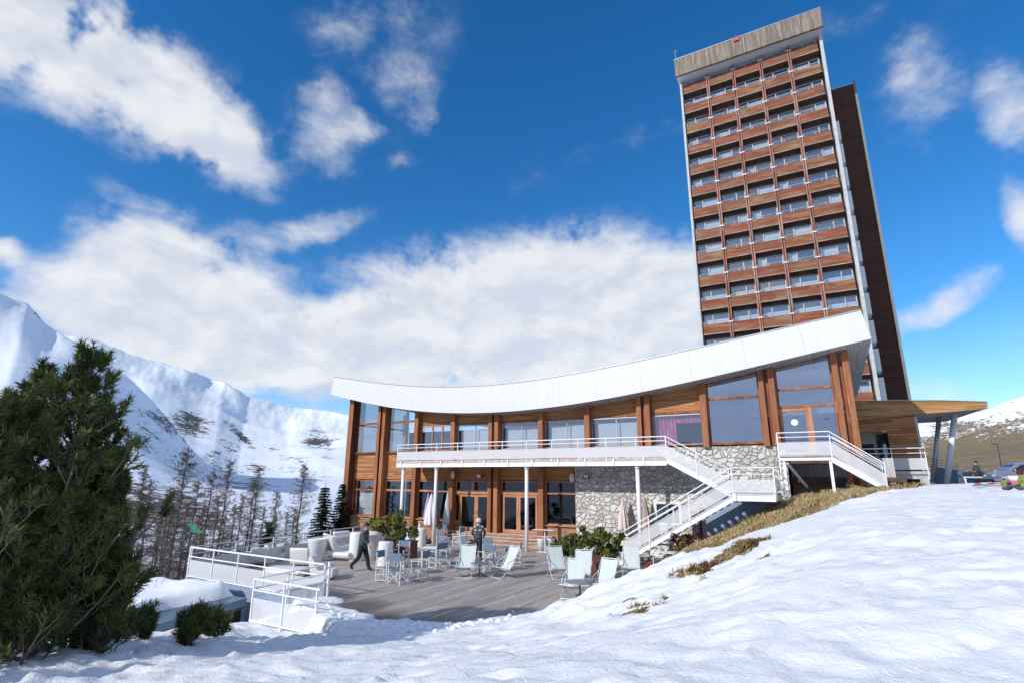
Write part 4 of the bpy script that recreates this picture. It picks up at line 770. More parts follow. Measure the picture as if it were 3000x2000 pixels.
# --- director chairs
def make_director(fab='fab_blue'):
    t = thing('director_chair', '', 'chair', (0, 0, 0), local=True)
    for sx in (-1, 1):
        b = MB(); x = sx*.27
        b.bar((x, .24, 0), (x, .24, 1.02), .028); b.bar((x, -.2, 0), (x, -.2, .68), .028); b.bar((x, -.24, .69), (x, .26, .69), .04, .022)
        for z in (.06, .26, .45): b.bar((x, -.2, z), (x, .24, z), .022)
        b.build('side_frame', 'alu', t)
    for y in (-.2, .24): MB().bar((-.26, y, .05), (.26, y, .44), .022).bar((.26, y+.015, .05), (-.26, y+.015, .44), .022).build('cross_brace', 'alu', t)
    vs = []
    for i in range(9): x = -.26+.52*i/8; s = -.03*math.sin(math.pi*i/8); vs += [(x, -.22, .47+s), (x, .2, .46+s)]
    MB().add(vs, [(2*i, 2*i+2, 2*i+3, 2*i+1) for i in range(8)]).build('seat', fab, t)
    vs = []
    for i in range(9): x = -.285+.57*i/8; s = .03*math.sin(math.pi*i/8); vs += [(x, .25+s, .80), (x, .26+s, 1.04), (x, .262+s, 1.045), (x, .275+s, 1.04), (x, .265+s, .80)]
    MB().add(vs, [(5*i+k, 5*i+5+k, 5*i+6+k, 5*i+k+1) for i in range(8) for k in range(4)]).build('backrest', fab, t); return t
dc = make_director(); index()
# facing: chair looks along -y when rz=0 (back at +y)
DC = [((1128, 1700), 100, 'slate canvas director chair seen side on, leftmost at the near glass table'), ((1167, 1708), 185, 'slate canvas director chair with its crossed legs towards us, nearest of the left group'),
      ((1228, 1698), -75, 'metal director chair to the right of the near glass table, turned to the left'), ((1172, 1660), 10, 'director chair with dark blue back behind the near glass table'),
      ((1282, 1664), -100, 'director chair with a tall ladder side just right of the white square table'), ((1305, 1650), 200, 'director chair with a dark slate back nearest the second white column'),
      ((1298, 1615), 175, 'director chair with a slate back directly behind the white square table'), ((1308, 1588), 180, 'director chair with a grey blue back standing close to the pale folded parasols'),
      ((1362, 1596), 150, 'director chair at the foot of the steps with a pale blue back'), ((1342, 1600), -80, 'director chair in sunshine with its side to us left of the steps'),
      ((1443, 1672), 182, 'director chair with crossed legs just right of the standing person'), ((1437, 1645), 178, 'director chair with slate back half hidden behind another right of the standing person'),
      ((1508, 1662), -70, 'director chair beside the foot of the third white column'), ((1392, 1668), 80, 'director chair partly behind the deck chair and the standing person'), ((1372, 1640), 150, 'low seen director chair back just left of the standing person')]
for i, ((px, py), rz, lb) in enumerate(DC):
    p = onz(px, py, 0); inst(dc, i == 0, (p[0], p[1], 0), R(rz+random.uniform(-6, 6)), lb, 'director chairs on the terrace')
SC = ['slate director chair standing leftmost against the stone wall', 'slate director chair second from the left against the stone wall', 'slate director chair nearest the foot of the stairs by the stone wall', 'slate director chair in the row behind, against the stone wall']
for lb, (x, y, r_) in zip(SC, ((-10.9, 27.4, 90), (-10.15, 26.3, 90), (-9.5, 25.75, 92), (-10.3, 27.7, 88))): inst(dc, False, (x, y, 0), R(r_), lb, 'director chairs parked by the stone wall', 1.0)
# --- deck chairs: sling on a folding frame, the sitter faces -y
def make_deckchair():
    t = thing('deck_chair', '', 'deck chair', (0, 0, 0), local=True); w = .29
    prof = [(.50, 1.08), (.40, .86), (.28, .62), (.16, .42), (.02, .31), (-.14, .29), (-.30, .34), (-.42, .40)]
    vs = []
    for (y, z) in prof: vs += [(-w, y, z), (-w*.5, y-.006, z-.012), (0, y-.01, z-.018), (w*.5, y-.006, z-.012), (w, y, z)]
    MB().add(vs, [(5*i+k, 5*i+k+1, 5*i+6+k, 5*i+5+k) for i in range(7) for k in range(4)]).build('sling', 'mint', t, True)
    b = MB()
    for sx in (-1, 1):
        x = sx*(w+.02); b.path([(x, .52, 1.1), (x, .05, .34), (x, -.42, .02)], .014, 6)
    b.tube((-w-.02, .52, 1.1), (w+.02, .52, 1.1), .014); b.tube((-w-.02, -.42, .02), (w+.02, -.42, .02), .014); b.build('back_frame', 'alu', t)
    b = MB()
    for sx in (-1, 1): x = sx*(w+.04); b.path([(x, -.44, .42), (x, .0, .3), (x, .42, .02)], .014, 6)
    b.tube((-w-.04, -.44, .42), (w+.04, -.44, .42), .014); b.tube((-w-.04, .42, .02), (w+.04, .42, .02), .014); b.build('seat_frame', 'alu', t)
    [MB().bar((x, .34, .72), (x, -.1, .55), .02).bar((x, -.1, .55), (x, -.14, .3), .018).build('arm_frame', 'alu', t) for x in (-w-.05, w+.05)]; return t
dk_ = make_deckchair(); index()
DK = [((1363, 1688), -8, 'pale mint deck chair left of the small dark round table in mid deck'), ((1478, 1690), -52, 'pale mint deck chair leaning to the right beside the dark round table in mid deck'), ((1634, 1692), 12, 'pale mint deck chair standing straight in front of the left side of the big bush'),
      ((1705, 1708), -18, 'pale mint deck chair in front of the brown planter box'), ((1680, 1748), -22, 'pale mint deck chair nearest us behind the slate grey table'), ((1768, 1745), -38, 'pale mint deck chair leaning right, half sunk behind the snow bank'), ((1850, 1690), -14, 'pale mint deck chair at the foot of the staircase, furthest right')]
for i, ((px, py), rz, lb) in enumerate(DK):
    p = onz(px, py, 0); inst(dk_, i == 0, (p[0], p[1], 0), R(rz+29), lb, 'mint deck chairs')
# --- round pedestal tables
def make_table(name, top, leg, r=.32, h=.72, feet=4, th=.025):
    t = thing(name, '', 'table', (0, 0, 0), local=True)
    MB().lathe([(0, h-th), (r, h-th), (r+.008, h-th/2), (r, h), (0, h)], 28).build('table_top', top, t); b = MB().tube((0, 0, .16), (0, 0, h-th), .028, .022, 10); b.build('pedestal', leg, t)
    b = MB()
    for k in range(feet): a = 2*math.pi*k/feet+.5; b.path([(0, 0, .2), (math.cos(a)*.14, math.sin(a)*.14, .08), (math.cos(a)*.30, math.sin(a)*.30, .012)], .02, 6)
    b.build('feet', leg, t); return t
t1 = make_table('round_table', 'tabletop', 'black', .36, .52, 3); index()
p = onz(1405, 1690); inst(t1, True, (p[0], p[1], 0), .4, 'low round slate table on a black tripod foot between two mint deck chairs', 'slate round tables')
p = onz(1700, 1763); inst(t1, False, (p[0], p[1], 0), .1, 'low round slate table nearest the snow bank in front of the mint deck chairs', 'slate round tables', (1.15, 1.15, 1.15))
t2 = make_table('glass_table', 'carglass', 'alu', .4, .74, 4); index(); p = onz(1182, 1682); inst(t2, True, (p[0], p[1], 0), 0, 'round dark glass table in the middle of the left director chairs')
def sq_table(name, lb, x, y, w, d_, h, top='plastic', leg='alu', rz=0, ped=False, z=0):
    t = thing(name, lb, 'table', (x, y, z), rz, local=True); MB().box(-w/2, w/2, -d_/2, d_/2, h-.03, h).build('table_top', top, t, bevel=.008); b = MB()
    if ped: b.tube((0, 0, .02), (0, 0, h-.03), .045, .045, 12).box(-w*.35, w*.35, -d_*.35, d_*.35, 0, .03)
    else:
        for sx in (-1, 1):
            for sy in (-1, 1): b.bar((sx*(w/2-.05), sy*(d_/2-.05), 0), (sx*(w/2-.05), sy*(d_/2-.05), h-.03), .03)
    b.build('pedestal' if ped else 'legs', leg, t); return t
p = onz(1262, 1655); sq_table('square_table', 'white square table in sunshine in front of the second white column', p[0], p[1], .75, .75, .76, rz=.3)
p = onz(1597, 1616); sq_table('high_table', 'tall narrow white topped bar table left of the big bush', p[0], p[1], 1.25, .5, 1.12, 'alu', 'alu', 0, True)
p = onz(1640, 1600); sq_table('side_table', 'small white pedestal table against the wainscot left of the stone wall', p[0]+.1, p[1]-.3, .5, .5, .75, ped=True)
p = onz(1345, 1612); sq_table('cafe_table', 'small metal cafe table between the two chairs left of the steps', p[0], p[1], .55, .55, .74, 'alu')
p = onz(1475, 1655); sq_table('cafe_table', 'small metal cafe table right of the standing person', p[0], p[1]+.3, .6, .6, .74, 'fab_blue', 'black', ped=True)
p = onz(830, 1640); sq_table('standing_table', 'thin grey square table with one slim leg by the far left railing', p[0], p[1], .55, .5, 1.02, 'alu', 'metal', 0, True)
p = onz(1962, 1640); t_ = sq_table('bistro_table', 'white topped bistro table under the stairs', -6.4, 24.3, .95, .7, .74, 'plastic', 'white', .1)
t_ = thing('red_pedestal', 'folded table with a bright red cast foot lying in shade under the stairs', 'table', (-7.0, 24.0, 0), local=True); b = MB()
for a in (0, 2.1, 4.2): b.path([(0, 0, .55), (0, 0, .3), (math.cos(a)*.36, math.sin(a)*.36, .03)], .03, 6)
b.build('foot', 'red', t_); MB().box(-.5, .1, -.3, .3, .55, .58).build('table_top', 'metal', t_)
# --- white moulded lounge pieces
def extr(prof, w, name, mat, par, bev=.05):
    b = MB(); n = len(prof); b.prism(prof, -w/2, w/2, 0); o = b.build(name, mat, par, True, bevel=.11); o.modifiers[0].segments = 4; return o
def smoothprof(P, it=2):
    for _ in range(it):
        Q = []
        for (a, b), (c, d_) in zip(P, P[1:]+P[:1]): Q += [(a*.75+c*.25, b*.75+d_*.25), (a*.25+c*.75, b*.25+d_*.75)]
        P = Q
    return P
SEATP = [(-.44, .02), (-.5, .40), (-.42, .45), (-.05, .36), (.2, .42), (.36, .85), (.50, .96), (.60, .9), (.5, .45), (.36, .02)]
def lounge(name, lb, px, py, w, rz, cat='lounge seat', s=1., grp='white moulded lounge seats', z=0, legs=False):
    p = onz(px, py); t = thing(name, lb, cat, (p[0], p[1], z), R(rz), grp, local=True); t.scale = (s*.9, s*.9, s*.88)
    o = extr(smoothprof(SEATP), w, 'shell', 'plastic', t, .03); return t
lounge('lounge_sofa', 'long white moulded sofa curving along the back railing', 985, 1612, 2.3, 150, 'sofa')
lounge('lounge_sofa', 'white moulded sofa with a high back facing us beside the tall cylinder', 1010, 1602, 1.1, 80, 'sofa')
lounge('lounge_chair', 'broad white moulded armchair in the middle of the left corner group', 885, 1655, .95, 205, 'armchair', .92)
lounge('lounge_chair', 'white moulded armchair with a pointed back close behind the front left railing', 748, 1652, .8, 245, 'armchair', .9)
lounge('lounge_chair', 'small white moulded chair by the thin grey table', 808, 1640, .8, 120, 'armchair', .9)
lounge('lounge_chair', 'white moulded chair seen in profile behind the right end of the front railing', 948, 1695, .75, 118, 'armchair', 1.0)
lounge('lounge_chair', 'grey white moulded chair behind the bushy planter', 1208, 1592, .8, 160, 'armchair', 1.25)
t_ = thing('lounge_bench', 'low white moulded bench in front of the long sofa', 'bench', tuple(onz(1000, 1640)[:2])+(0,), R(10), local=True); extr(smoothprof([(-.3, .14), (-.34, .4), (0, .36), (.34, .42), (.3, .14), (0, .05)]), 1.15, 'shell', 'plastic', t_)
t_ = thing('lounge_table', 'low flat white moulded table in the left corner group', 'table', tuple(onz(842, 1686)[:2])+(0,), R(20), local=True); extr(smoothprof([(-.5, .05), (-.55, .3), (0, .34), (.55, .3), (.5, .05)]), 1.5, 'shell', 'plastic', t_)
def pot(name, lb, px, py, prof, mat='plastic', cat='planter', grp=None, rot=None, xy=None):
    p = onz(px, py) if xy is None else (xy[0], xy[1]); t = thing(name, lb, cat, (p[0], p[1], 0), 0, grp, local=True); MB().lathe(prof, 32, cap=True).build('body', mat, t, True); return t
pot('planter_pot', 'big tapered white pot beside the back sofa', 925, 1642, [(.27, 0), (.29, .02), (.43, .9), (.45, .96), (.42, .97), (.40, .9), (.0, .86)])
for lb, px, py, r_, h_ in (('tall white cylinder stand behind the walking person, leftmost', 1042, 1640, .34, 1.22), ('tall white cylinder stand just right of the walking person', 1080, 1638, .30, 1.18), ('white cylinder stand in front of the bushy planter', 1127, 1655, .32, .98), ('white cylinder stand right of the brown planter box', 1232, 1600, .28, .98)):
    pot('cylinder_stand', lb, px, py, [(r_, 0), (r_*1.01, .03), (r_*.98, h_*.5), (r_, h_-.05), (r_*.97, h_), (0, h_+.005)], cat='stand', grp='white cylinder stands')
t_ = thing('canopy_cover', 'folded white dust cover lying over the left cylinder stands', 'cover', tuple(onz(1078, 1640)[:2])+(1.19,), 0, local=True); MB().lathe([(.5, -.1), (.42, .02), (.2, .08), (0, .1)], 24, fn=lambda t, z: 1+.08*math.sin(3*t)).build('cloth', 'whitecanvas', t_, True)
pot('planter_pot', 'small flared white pot under the tall bar table', 1586, 1612, [(.15, 0), (.24, .55), (.26, .62), (.23, .62), (0, .58)], grp='small white pots')
pot('planter_pot', 'small flared white pot right of the tall bar table leg', 1612, 1611, [(.15, 0), (.24, .55), (.26, .62), (.23, .62), (0, .58)], grp='small white pots')
t_ = MB().lathe([(.045, 0), (.05, .02), (.05, .16), (.03, .2), (.02, .26), (0, .27)], 14).build('bottle', 'whitecanvas', None, True); p = onz(1226, 1600); t_.location = (p[0], p[1], .99); tag(t_, 'white bottle standing on the cylinder stand right of the planter', 'bottle')
# --- folded parasols
def parasol(lb, x, y, mat, z0, z1, r, lean=0., base=True, grp='folded parasols'):
    t = thing('folded_parasol', lb, 'parasol', (x, y, 0), 0, grp, local=True); t.rotation_euler = (0, R(lean), 0); hh = z1-z0
    ph = random.uniform(0, 6)
    prof = [(r*.55, z0-.06), (r*.95, z0+.02), (r, z0+.12), (r*.86, z0+hh*.35), (r*.66, z0+hh*.58), (r*.34, z0+hh*.85), (r*.16, z1), (.02, z1+.05)]
    MB().lathe(prof, 40, fn=lambda t_, z: 1+.16*math.sin(8*t_+ph+z*1.2)+.06*math.sin(3*t_+ph)).build('canopy', mat, t, True)
    MB().tube((0, 0, .04), (0, 0, z1+.14), .022).build('pole', 'frame_wood', t); MB().lathe([(.24, 0), (.24, .06), (.05, .1), (.04, .3)], 20).build('base', 'black', t); return t
parasol('lilac folded parasol left of the second white column', -21.9, 28.0, 'lilac', 1.2, 2.75, .22)
parasol('wide white folded parasol right behind the second white column', -20.95, 27.1, 'whitecanvas', 1.0, 2.75, .34)
parasol('crumpled grey white folded parasol right of the second white column', -20.5, 28.0, 'greyish', 1.05, 2.85, .2, 2)
parasol('cream folded parasol against the sunny stone wall', -9.4, 28.1, 'cream', 1.2, 2.75, .27)
parasol('tan folded parasol in front of the service window', -8.15, 28.1, 'tan', 1.1, 2.8, .26, -2)
t_ = thing('hanging_towel', 'dark purple cloth hanging by the side door under the stairs', 'towel', (-5.9, 28.3, 1.0), local=True); b = folds(-.14, .14, 0, 1.25, 0, .03, .12); b.build('cloth', 'purple', t_); MB().tube((-.2, 0, 1.27), (.2, 0, 1.27), .015).build('hook', 'metal', t_)
# --- planter boxes
def leafblob(n, rx, ry, rz, size, hole=.3, seed=0, cz=0, flat=0.):
    rs = random.Random(seed); b = MB(); clumps = [(rs.gauss(0, .55), rs.gauss(0, .55), rs.uniform(-.7, 1.0), rs.uniform(.16, .34)) for _ in range(26)]
    for _ in range(n):
        cx, cy, c_z, cr = rs.choice(clumps); v = Vector((rs.gauss(0, 1), rs.gauss(0, 1), rs.gauss(0, 1))).normalized()*cr*(rs.random()**.4)
        p = Vector(((cx+v.x)*rx, (cy+v.y)*ry, (c_z+v.z)*rz+cz)); d_ = Vector((rs.gauss(0, 1), rs.gauss(0, 1), rs.gauss(.5, 1))).normalized(); u = d_.orthogonal().normalized()*size*.28; e = d_*size
        b.add([p-u, p+e*.5-u*1.2+Vector((0, 0, .0)), p+e, p+e*.5+u*1.2, p+u], [(0, 1, 2, 3, 4)])
    return b
pl = thing('planter_box', 'dark brown wooden planter box left of the second white column', 'planter', tuple(onz(1196, 1632)[:2])+(0,), .1, local=True); MB().box(-.3, .3, -.3, .3, 0, .72).box(-.34, .34, -.34, .34, .72, .77).build('box', 'brown_box', pl)
p = onz(1150, 1632); t_ = thing('rhododendron_bush', 'leafy dark green shrub beside the dark brown planter, taller than the people', 'shrub', (p[0], p[1], .0), local=True); leafblob(2600, .95, .8, .72, .13, seed=3, cz=1.25).build('foliage', 'bush', t_)
b = MB()
for i in range(14): a = random.uniform(0, 6.28); b.path([(0, 0, .1), (math.cos(a)*.25, math.sin(a)*.2, .8), (math.cos(a)*.7, math.sin(a)*.6, random.uniform(1.2, 2.0))], .02, 5)
b.build('stems', 'pale_stem', t_)
MB().lathe([(.42, 0), (.46, .4), (.4, .42)], 20).build('tub', 'brown_box', t_)
p = onz(1735, 1690); pl = thing('planter_box', 'tall brown planter box behind the mint deck chairs', 'planter', (p[0], p[1]+.2, 0), .2, local=True); MB().box(-.32, .32, -.3, .3, 0, .72).box(-.35, .35, -.33, .33, .72, .76).build('box', 'brown_box', pl)
p = onz(1675, 1680); t_ = thing('laurel_bush', 'yellow green leafy bush behind the straight mint deck chair', 'shrub', (p[0], p[1]+.4, .0), local=True); leafblob(2300, .85, .7, .56, .12, seed=9, cz=1.0).build('foliage', 'bush2', t_); b = MB()
for i in range(12): a = random.uniform(0, 6.28); b.path([(0, 0, .1), (math.cos(a)*.2, math.sin(a)*.2, .7), (math.cos(a)*.6, math.sin(a)*.5, random.uniform(1.0, 1.6))], .016, 5)
b.build('stems', 'pinebark', t_); MB().lathe([(.3, 0), (.36, .45), (.3, .46)], 20).build('tub', 'brown_box', t_)
t_ = thing('grey_green_bush', 'grey green loose bush to the right of the yellow green bush', 'shrub', (p[0]+1.0, p[1]+1.5, .0), local=True); leafblob(2600, .7, .6, .62, .1, seed=19, cz=1.0).build('foliage', 'bush', t_); MB().tube((0, 0, 0), (0, 0, 1.), .04, .02).tube((0, 0, .3), (.4, 0, 1.1), .02, .01).tube((0, 0, .3), (-.4, .1, 1.1), .02, .01).build('stems', 'pinebark', t_)
t_ = thing('dried_shrub', 'dark dried shrub and clutter under the stairs', 'shrub', (-5.6, 25.2, .3), local=True); leafblob(900, .5, .4, .45, .1, seed=29, cz=.6).build('foliage', 'maroon', t_); leafblob(700, .5, .4, .45, .1, seed=30, cz=.6).build('foliage', 'bush', t_)
sq_table('dark_bench', 'dark wooden bench stored under the upper flight of stairs', -7.2, 26.6, 1.2, .5, .8, 'black', 'black')
# ================================================================== PEOPLE
def skinned(name, joints, bones, mats, par, seg):
    me = bpy.data.meshes.new(name); names = list(joints); me.from_pydata([joints[k][:3] for k in names], [(names.index(a), names.index(b)) for a, b in bones], []); o = bpy.data.objects.new(name, me); COL.objects.link(o); m = o.modifiers.new('Skin', 'SKIN'); m.use_smooth_shade = True; s_ = o.modifiers.new('Sub', 'SUBSURF'); s_.levels = 2; s_.render_levels = 2
    for i, k in enumerate(names):
        r_ = joints[k][3]; me.skin_vertices[0].data[i].radius = (r_, r_ if len(joints[k]) < 5 else joints[k][4]); me.skin_vertices[0].data[i].use_root = (i == 0)
    dg = bpy.context.evaluated_depsgraph_get(); me2 = bpy.data.meshes.new_from_object(o.evaluated_get(dg)); bpy.data.objects.remove(o); me2.materials.clear(); ml = []
    for a, b, mt in seg:
        if mt not in ml: ml.append(mt)
    for mt in ml: me2.materials.append(MT[mt])
    J = {k: Vector(joints[k][:3]) for k in names}
    for pz in me2.polygons:
        c = pz.center; best = None
        for a, b, mt in seg:
            A, B = J[a], J[b]; t = max(0, min(1, (c-A).dot(B-A)/max(1e-9, (B-A).length_squared))); d_ = (c-(A+(B-A)*t)).length-(joints[a][3]*(1-t)+joints[b][3]*t)
            if best is None or d_ < best[0]: best = (d_, mt)
        pz.material_index = ml.index(best[1]); pz.use_smooth = True
    me2.name = name; o = bpy.data.objects.new(name, me2); COL.objects.link(o); o.parent = par; return o
def hand(J, B, S, side, wr, d_, out):
    """palm, four unequal curled fingers and a thumb, from wrist position wr along d_"""
    d_ = Vector(d_).normalized(); o_ = Vector(out).normalized(); n_ = d_.cross(o_).normalized(); wr = Vector(wr)
    J['palm'+side] = (*(wr+d_*.05), .03, .018); B.append(('wr'+side, 'palm'+side)); S.append(('wr'+side, 'palm'+side, 'skin'))
    for k, l in enumerate((.065, .078, .07, .055)):
        f = (k-1.5)*.019; a = wr+d_*.095+o_*f; b = a+d_*l*.5+n_*.012; c = b+d_*l*.4+n_*.03
        for nm, q, r_ in (('a', a, .0095), ('b', b, .0085), ('c', c, .0075)): J['f%d%s%s' % (k, nm, side)] = (*q, r_)
        B += [('palm'+side, 'f%da%s' % (k, side)), ('f%da%s' % (k, side), 'f%db%s' % (k, side)), ('f%db%s' % (k, side), 'f%dc%s' % (k, side))]; S += [(B[-2][0], B[-2][1], 'skin'), (B[-1][0], B[-1][1], 'skin')]
    a = wr+d_*.045-o_*.038; b = a+d_*.035-o_*.018+n_*.01; J['tha'+side] = (*a, .0105); J['thb'+side] = (*b, .009); B += [('palm'+side, 'tha'+side), ('tha'+side, 'thb'+side)]; S.append(('tha'+side, 'thb'+side, 'skin'))
def person(lb, loc, rz, pose, top='jacket', leg='trousers', yoke=None, hat=None, s=1.):
    t = thing('person', lb, 'person', loc, R(rz), local=True); t.scale = (s, s, s)
    P = dict(pelvis=(0, 0, .95), waist=(0, 0, 1.1), chest=(0, 0, 1.33), neckb=(0, 0, 1.47), neck=(0, .01, 1.53), headl=(0, .02, 1.60), headu=(0, .01, 1.68), headt=(0, .0, 1.74))
    for sd, sx in (('L', -1), ('R', 1)):
        P.update({'sh'+sd: (sx*.17, 0, 1.42), 'el'+sd: (sx*.26, .02, 1.14), 'wr'+sd: (sx*.24, .1, .9), 'hip'+sd: (sx*.09, 0, .9), 'kn'+sd: (sx*.1, .02, .5), 'an'+sd: (sx*.1, 0, .09), 'toe'+sd: (sx*.12, .17, .035)})
    P.update(pose)
    Rr = dict(pelvis=(.18, .14), waist=(.18, .15), chest=(.20, .15), neckb=(.085, .08), neck=(.06, .06), headl=(.072, .082), headu=(.085, .1), headt=(.05, .06), sh=(.09, .09), el=(.07, .07), wr=(.034, .034), hip=(.12, .125), kn=(.09, .092), an=(.068, .072), toe=(.042, .035))
    J = {k: (*v, *Rr.get(k, Rr.get(k[:-1]))) for k, v in P.items()}
    B = [('pelvis', 'waist'), ('waist', 'chest'), ('chest', 'neckb'), ('neckb', 'neck'), ('neck', 'headl'), ('headl', 'headu'), ('headu', 'headt')]
    S = [('pelvis', 'waist', top), ('waist', 'chest', top), ('chest', 'neckb', yoke or top), ('neck', 'headl', 'skin'), ('headl', 'headu', 'skin'), ('headu', 'headt', 'skin')]
    for sd in 'LR':
        B += [('chest', 'sh'+sd), ('sh'+sd, 'el'+sd), ('el'+sd, 'wr'+sd), ('pelvis', 'hip'+sd), ('hip'+sd, 'kn'+sd), ('kn'+sd, 'an'+sd), ('an'+sd, 'toe'+sd)]
        S += [('neckb', 'sh'+sd, yoke or top), ('sh'+sd, 'el'+sd, top), ('el'+sd, 'wr'+sd, top), ('hip'+sd, 'kn'+sd, leg), ('kn'+sd, 'an'+sd, leg), ('an'+sd, 'toe'+sd, 'shoe')]
        w_ = Vector(P['wr'+sd]); e_ = Vector(P['el'+sd]); d_ = (w_-e_).normalized(); hand(J, B, S, sd, w_, d_, Vector((0, 1, 0)) if abs(d_.y) < .8 else Vector((0, 0, 1)))
    skinned('body', J, B, None, t, S)
    h = Vector(P['headu'])
    MB().ell((h.x, h.y+.105, h.z-.035), (.014, .022, .022), 8, 6).ell((h.x-.088, h.y+.0, h.z-.03), (.012, .022, .035), 8, 6).ell((h.x+.088, h.y+.0, h.z-.03), (.012, .022, .035), 8, 6).build('face_features', 'skin', t, True)
    MB().ell((h.x-.034, h.y+.088, h.z-.005), (.013, .008, .008), 8, 6).ell((h.x+.034, h.y+.088, h.z-.005), (.013, .008, .008), 8, 6).build('eyes', 'black', t, True); MB().ell((h.x, h.y+.09, h.z-.075), (.026, .008, .007), 8, 6).build('mouth', 'maroon', t, True)
    if hat is None:
        MB().ell((h.x, h.y-.02, h.z+.022), (.097, .112, .097), 16, 10).build('hair', 'hair', t, True)
    elif hat == 'helmet':
        o = MB().lathe([(.128, -.05), (.132, 0), (.126, .06), (.1, .115), (.05, .145), (0, .15)], 24).build('helmet', 'helmet', t, True); o.location = (h.x, h.y-.012, h.z+.0); o.scale = (1, 1.14, 1); MB().bar((h.x-.1, h.y-.115, h.z+.03), (h.x+.1, h.y-.115, h.z+.03), .03, .05).build('goggle_strap', 'black', t)
    elif hat == 'dark':
        o = MB().lathe([(.128, -.06), (.135, 0), (.126, .06), (.1, .115), (.05, .145), (0, .15)], 24).build('helmet', 'maroon', t, True); o.location = (h.x, h.y-.012, h.z)
    if yoke: MB().ell((0, -.02, 1.0), (.19, .15, .10), 18, 8).build('jacket_hem', top, t, True)
    else: MB().lathe([(.165, -.16), (.18, -.1), (.17, .05), (.15, .15)], 24, c=(0, 0, 1.0), fn=lambda a, z: 1-.22*abs(math.sin(a)), cap=False).build('jacket_hem', top, t, True)
    return t
p = onz(1058, 1671)
person('man in a charcoal jacket and black trousers striding across the deck to the right', (p[0], p[1], 0), -78, {'kneeL': (0, 0, 0)} and {
    'hipL': (-.09, 0, .9), 'knL': (-.1, .16, .52), 'anL': (-.1, .26, .10), 'toeL': (-.1, .44, .05), 'hipR': (.09, -.01, .9), 'knR': (.1, -.08, .50), 'anR': (.1, -.42, .18), 'toeR': (.11, -.30, .05),
    'chest': (0, .05, 1.33), 'neckb': (0, .07, 1.46), 'neck': (0, .09, 1.52), 'headl': (0, .12, 1.59), 'headu': (0, .12, 1.67), 'headt': (0, .11, 1.73), 'shL': (-.18, .05, 1.41), 'shR': (.18, .05, 1.41),
    'elL': (-.26, .0, 1.14), 'wrL': (-.25, .12, .95), 'elR': (.27, .16, 1.17), 'wrR': (.26, .38, 1.04)}, yoke='yoke_dim', s=1.05)
p = onz(1400, 1642)
person('skier in a white helmet and pale shouldered dark jacket standing with back to us', (p[0], p[1], 0), 28, {'elL': (-.29, .02, 1.17), 'wrL': (-.2, .2, 1.05), 'elR': (.30, -.01, 1.17), 'wrR': (.22, .16, .98), 'anL': (-.13, -.03, .09), 'toeL': (-.17, .13, .035), 'anR': (.14, .03, .09), 'toeR': (.19, .19, .035)}, yoke='yoke', hat='helmet', s=1.04)
p = onz(1178, 1537, 1.36)
person('person with dark maroon hair and black jacket sitting behind the leafy shrub', (p[0], p[1], -.35), 70, {'knL': (-.12, .42, .86), 'anL': (-.12, .45, .44), 'toeL': (-.12, .62, .39), 'knR': (.12, .42, .86), 'anR': (.12, .45, .44), 'toeR': (.12, .62, .39), 'wrL': (-.15, .28, 1.05), 'wrR': (.15, .28, 1.05)}, hat='dark')
sq_table('stool', 'white stool under the person sitting behind the leafy shrub', p[0], p[1], .45, .45, .46)
p = at(2868, 1403, 50); person('person in a dark coat standing beyond the white barrier bar', (p[0], p[1], gz(p[0], p[1])), 120, {'elL': (-.27, .05, 1.16), 'wrL': (-.12, .2, 1.1)}, s=1.02)
p = at(2996, 1404, 22.5); zz = gz(p[0], p[1])
person('child in a maroon helmet and yellow green jacket sitting on the snow', (p[0], p[1], zz-.33), 60, {'pelvis': (0, 0, .56), 'waist': (0, 0, .7), 'chest': (0, .02, .92), 'neckb': (0, .03, 1.04), 'neck': (0, .04, 1.1), 'headl': (0, .05, 1.17), 'headu': (0, .05, 1.25), 'headt': (0, .04, 1.31),
    'shL': (-.17, .02, 1.0), 'shR': (.17, .02, 1.0), 'elL': (-.25, .1, .78), 'wrL': (-.2, .3, .72), 'elR': (.25, .1, .78), 'wrR': (.2, .3, .72), 'hipL': (-.1, .02, .55), 'hipR': (.1, .02, .55), 'knL': (-.14, .4, .7), 'knR': (.14, .4, .7), 'anL': (-.14, .66, .5), 'anR': (.14, .66, .5), 'toeL': (-.14, .76, .62), 'toeR': (.14, .76, .62)}, top='yellow', leg='fab_dark', hat='dark', s=.66)
p = at(2976, 1410, 24); pot('plastic_tub', 'white and hot pink plastic tub standing in the snow at the right edge', 0, 0, [(.1, 0), (.15, .2), (.16, .24), (.13, .24), (0, .2)], 'hotpink', 'tub', xy=(p[0], p[1])).location.z = gz(p[0], p[1])-.02
o_ = [c for c in bpy.data.objects if c.name.startswith('plastic_tub')][0]; MB().lathe([(.16, .24), (.175, .36), (.16, .38), (0, .37)], 24).build('rim', 'white', o_, True)
p = at(2886, 1421, 26); t_ = thing('red_sledge', 'small red plastic sledge lying on the crest of the snow', 'sledge', (p[0], p[1], gz(p[0], p[1])+.0), R(25), local=True); MB().prism([(-.24, .02), (-.2, 0), (.2, 0), (.28, .08), (.25, .09), (.18, .03), (-.2, .03), (-.25, .08)], -.14, .14).build('hull', 'red', t_)
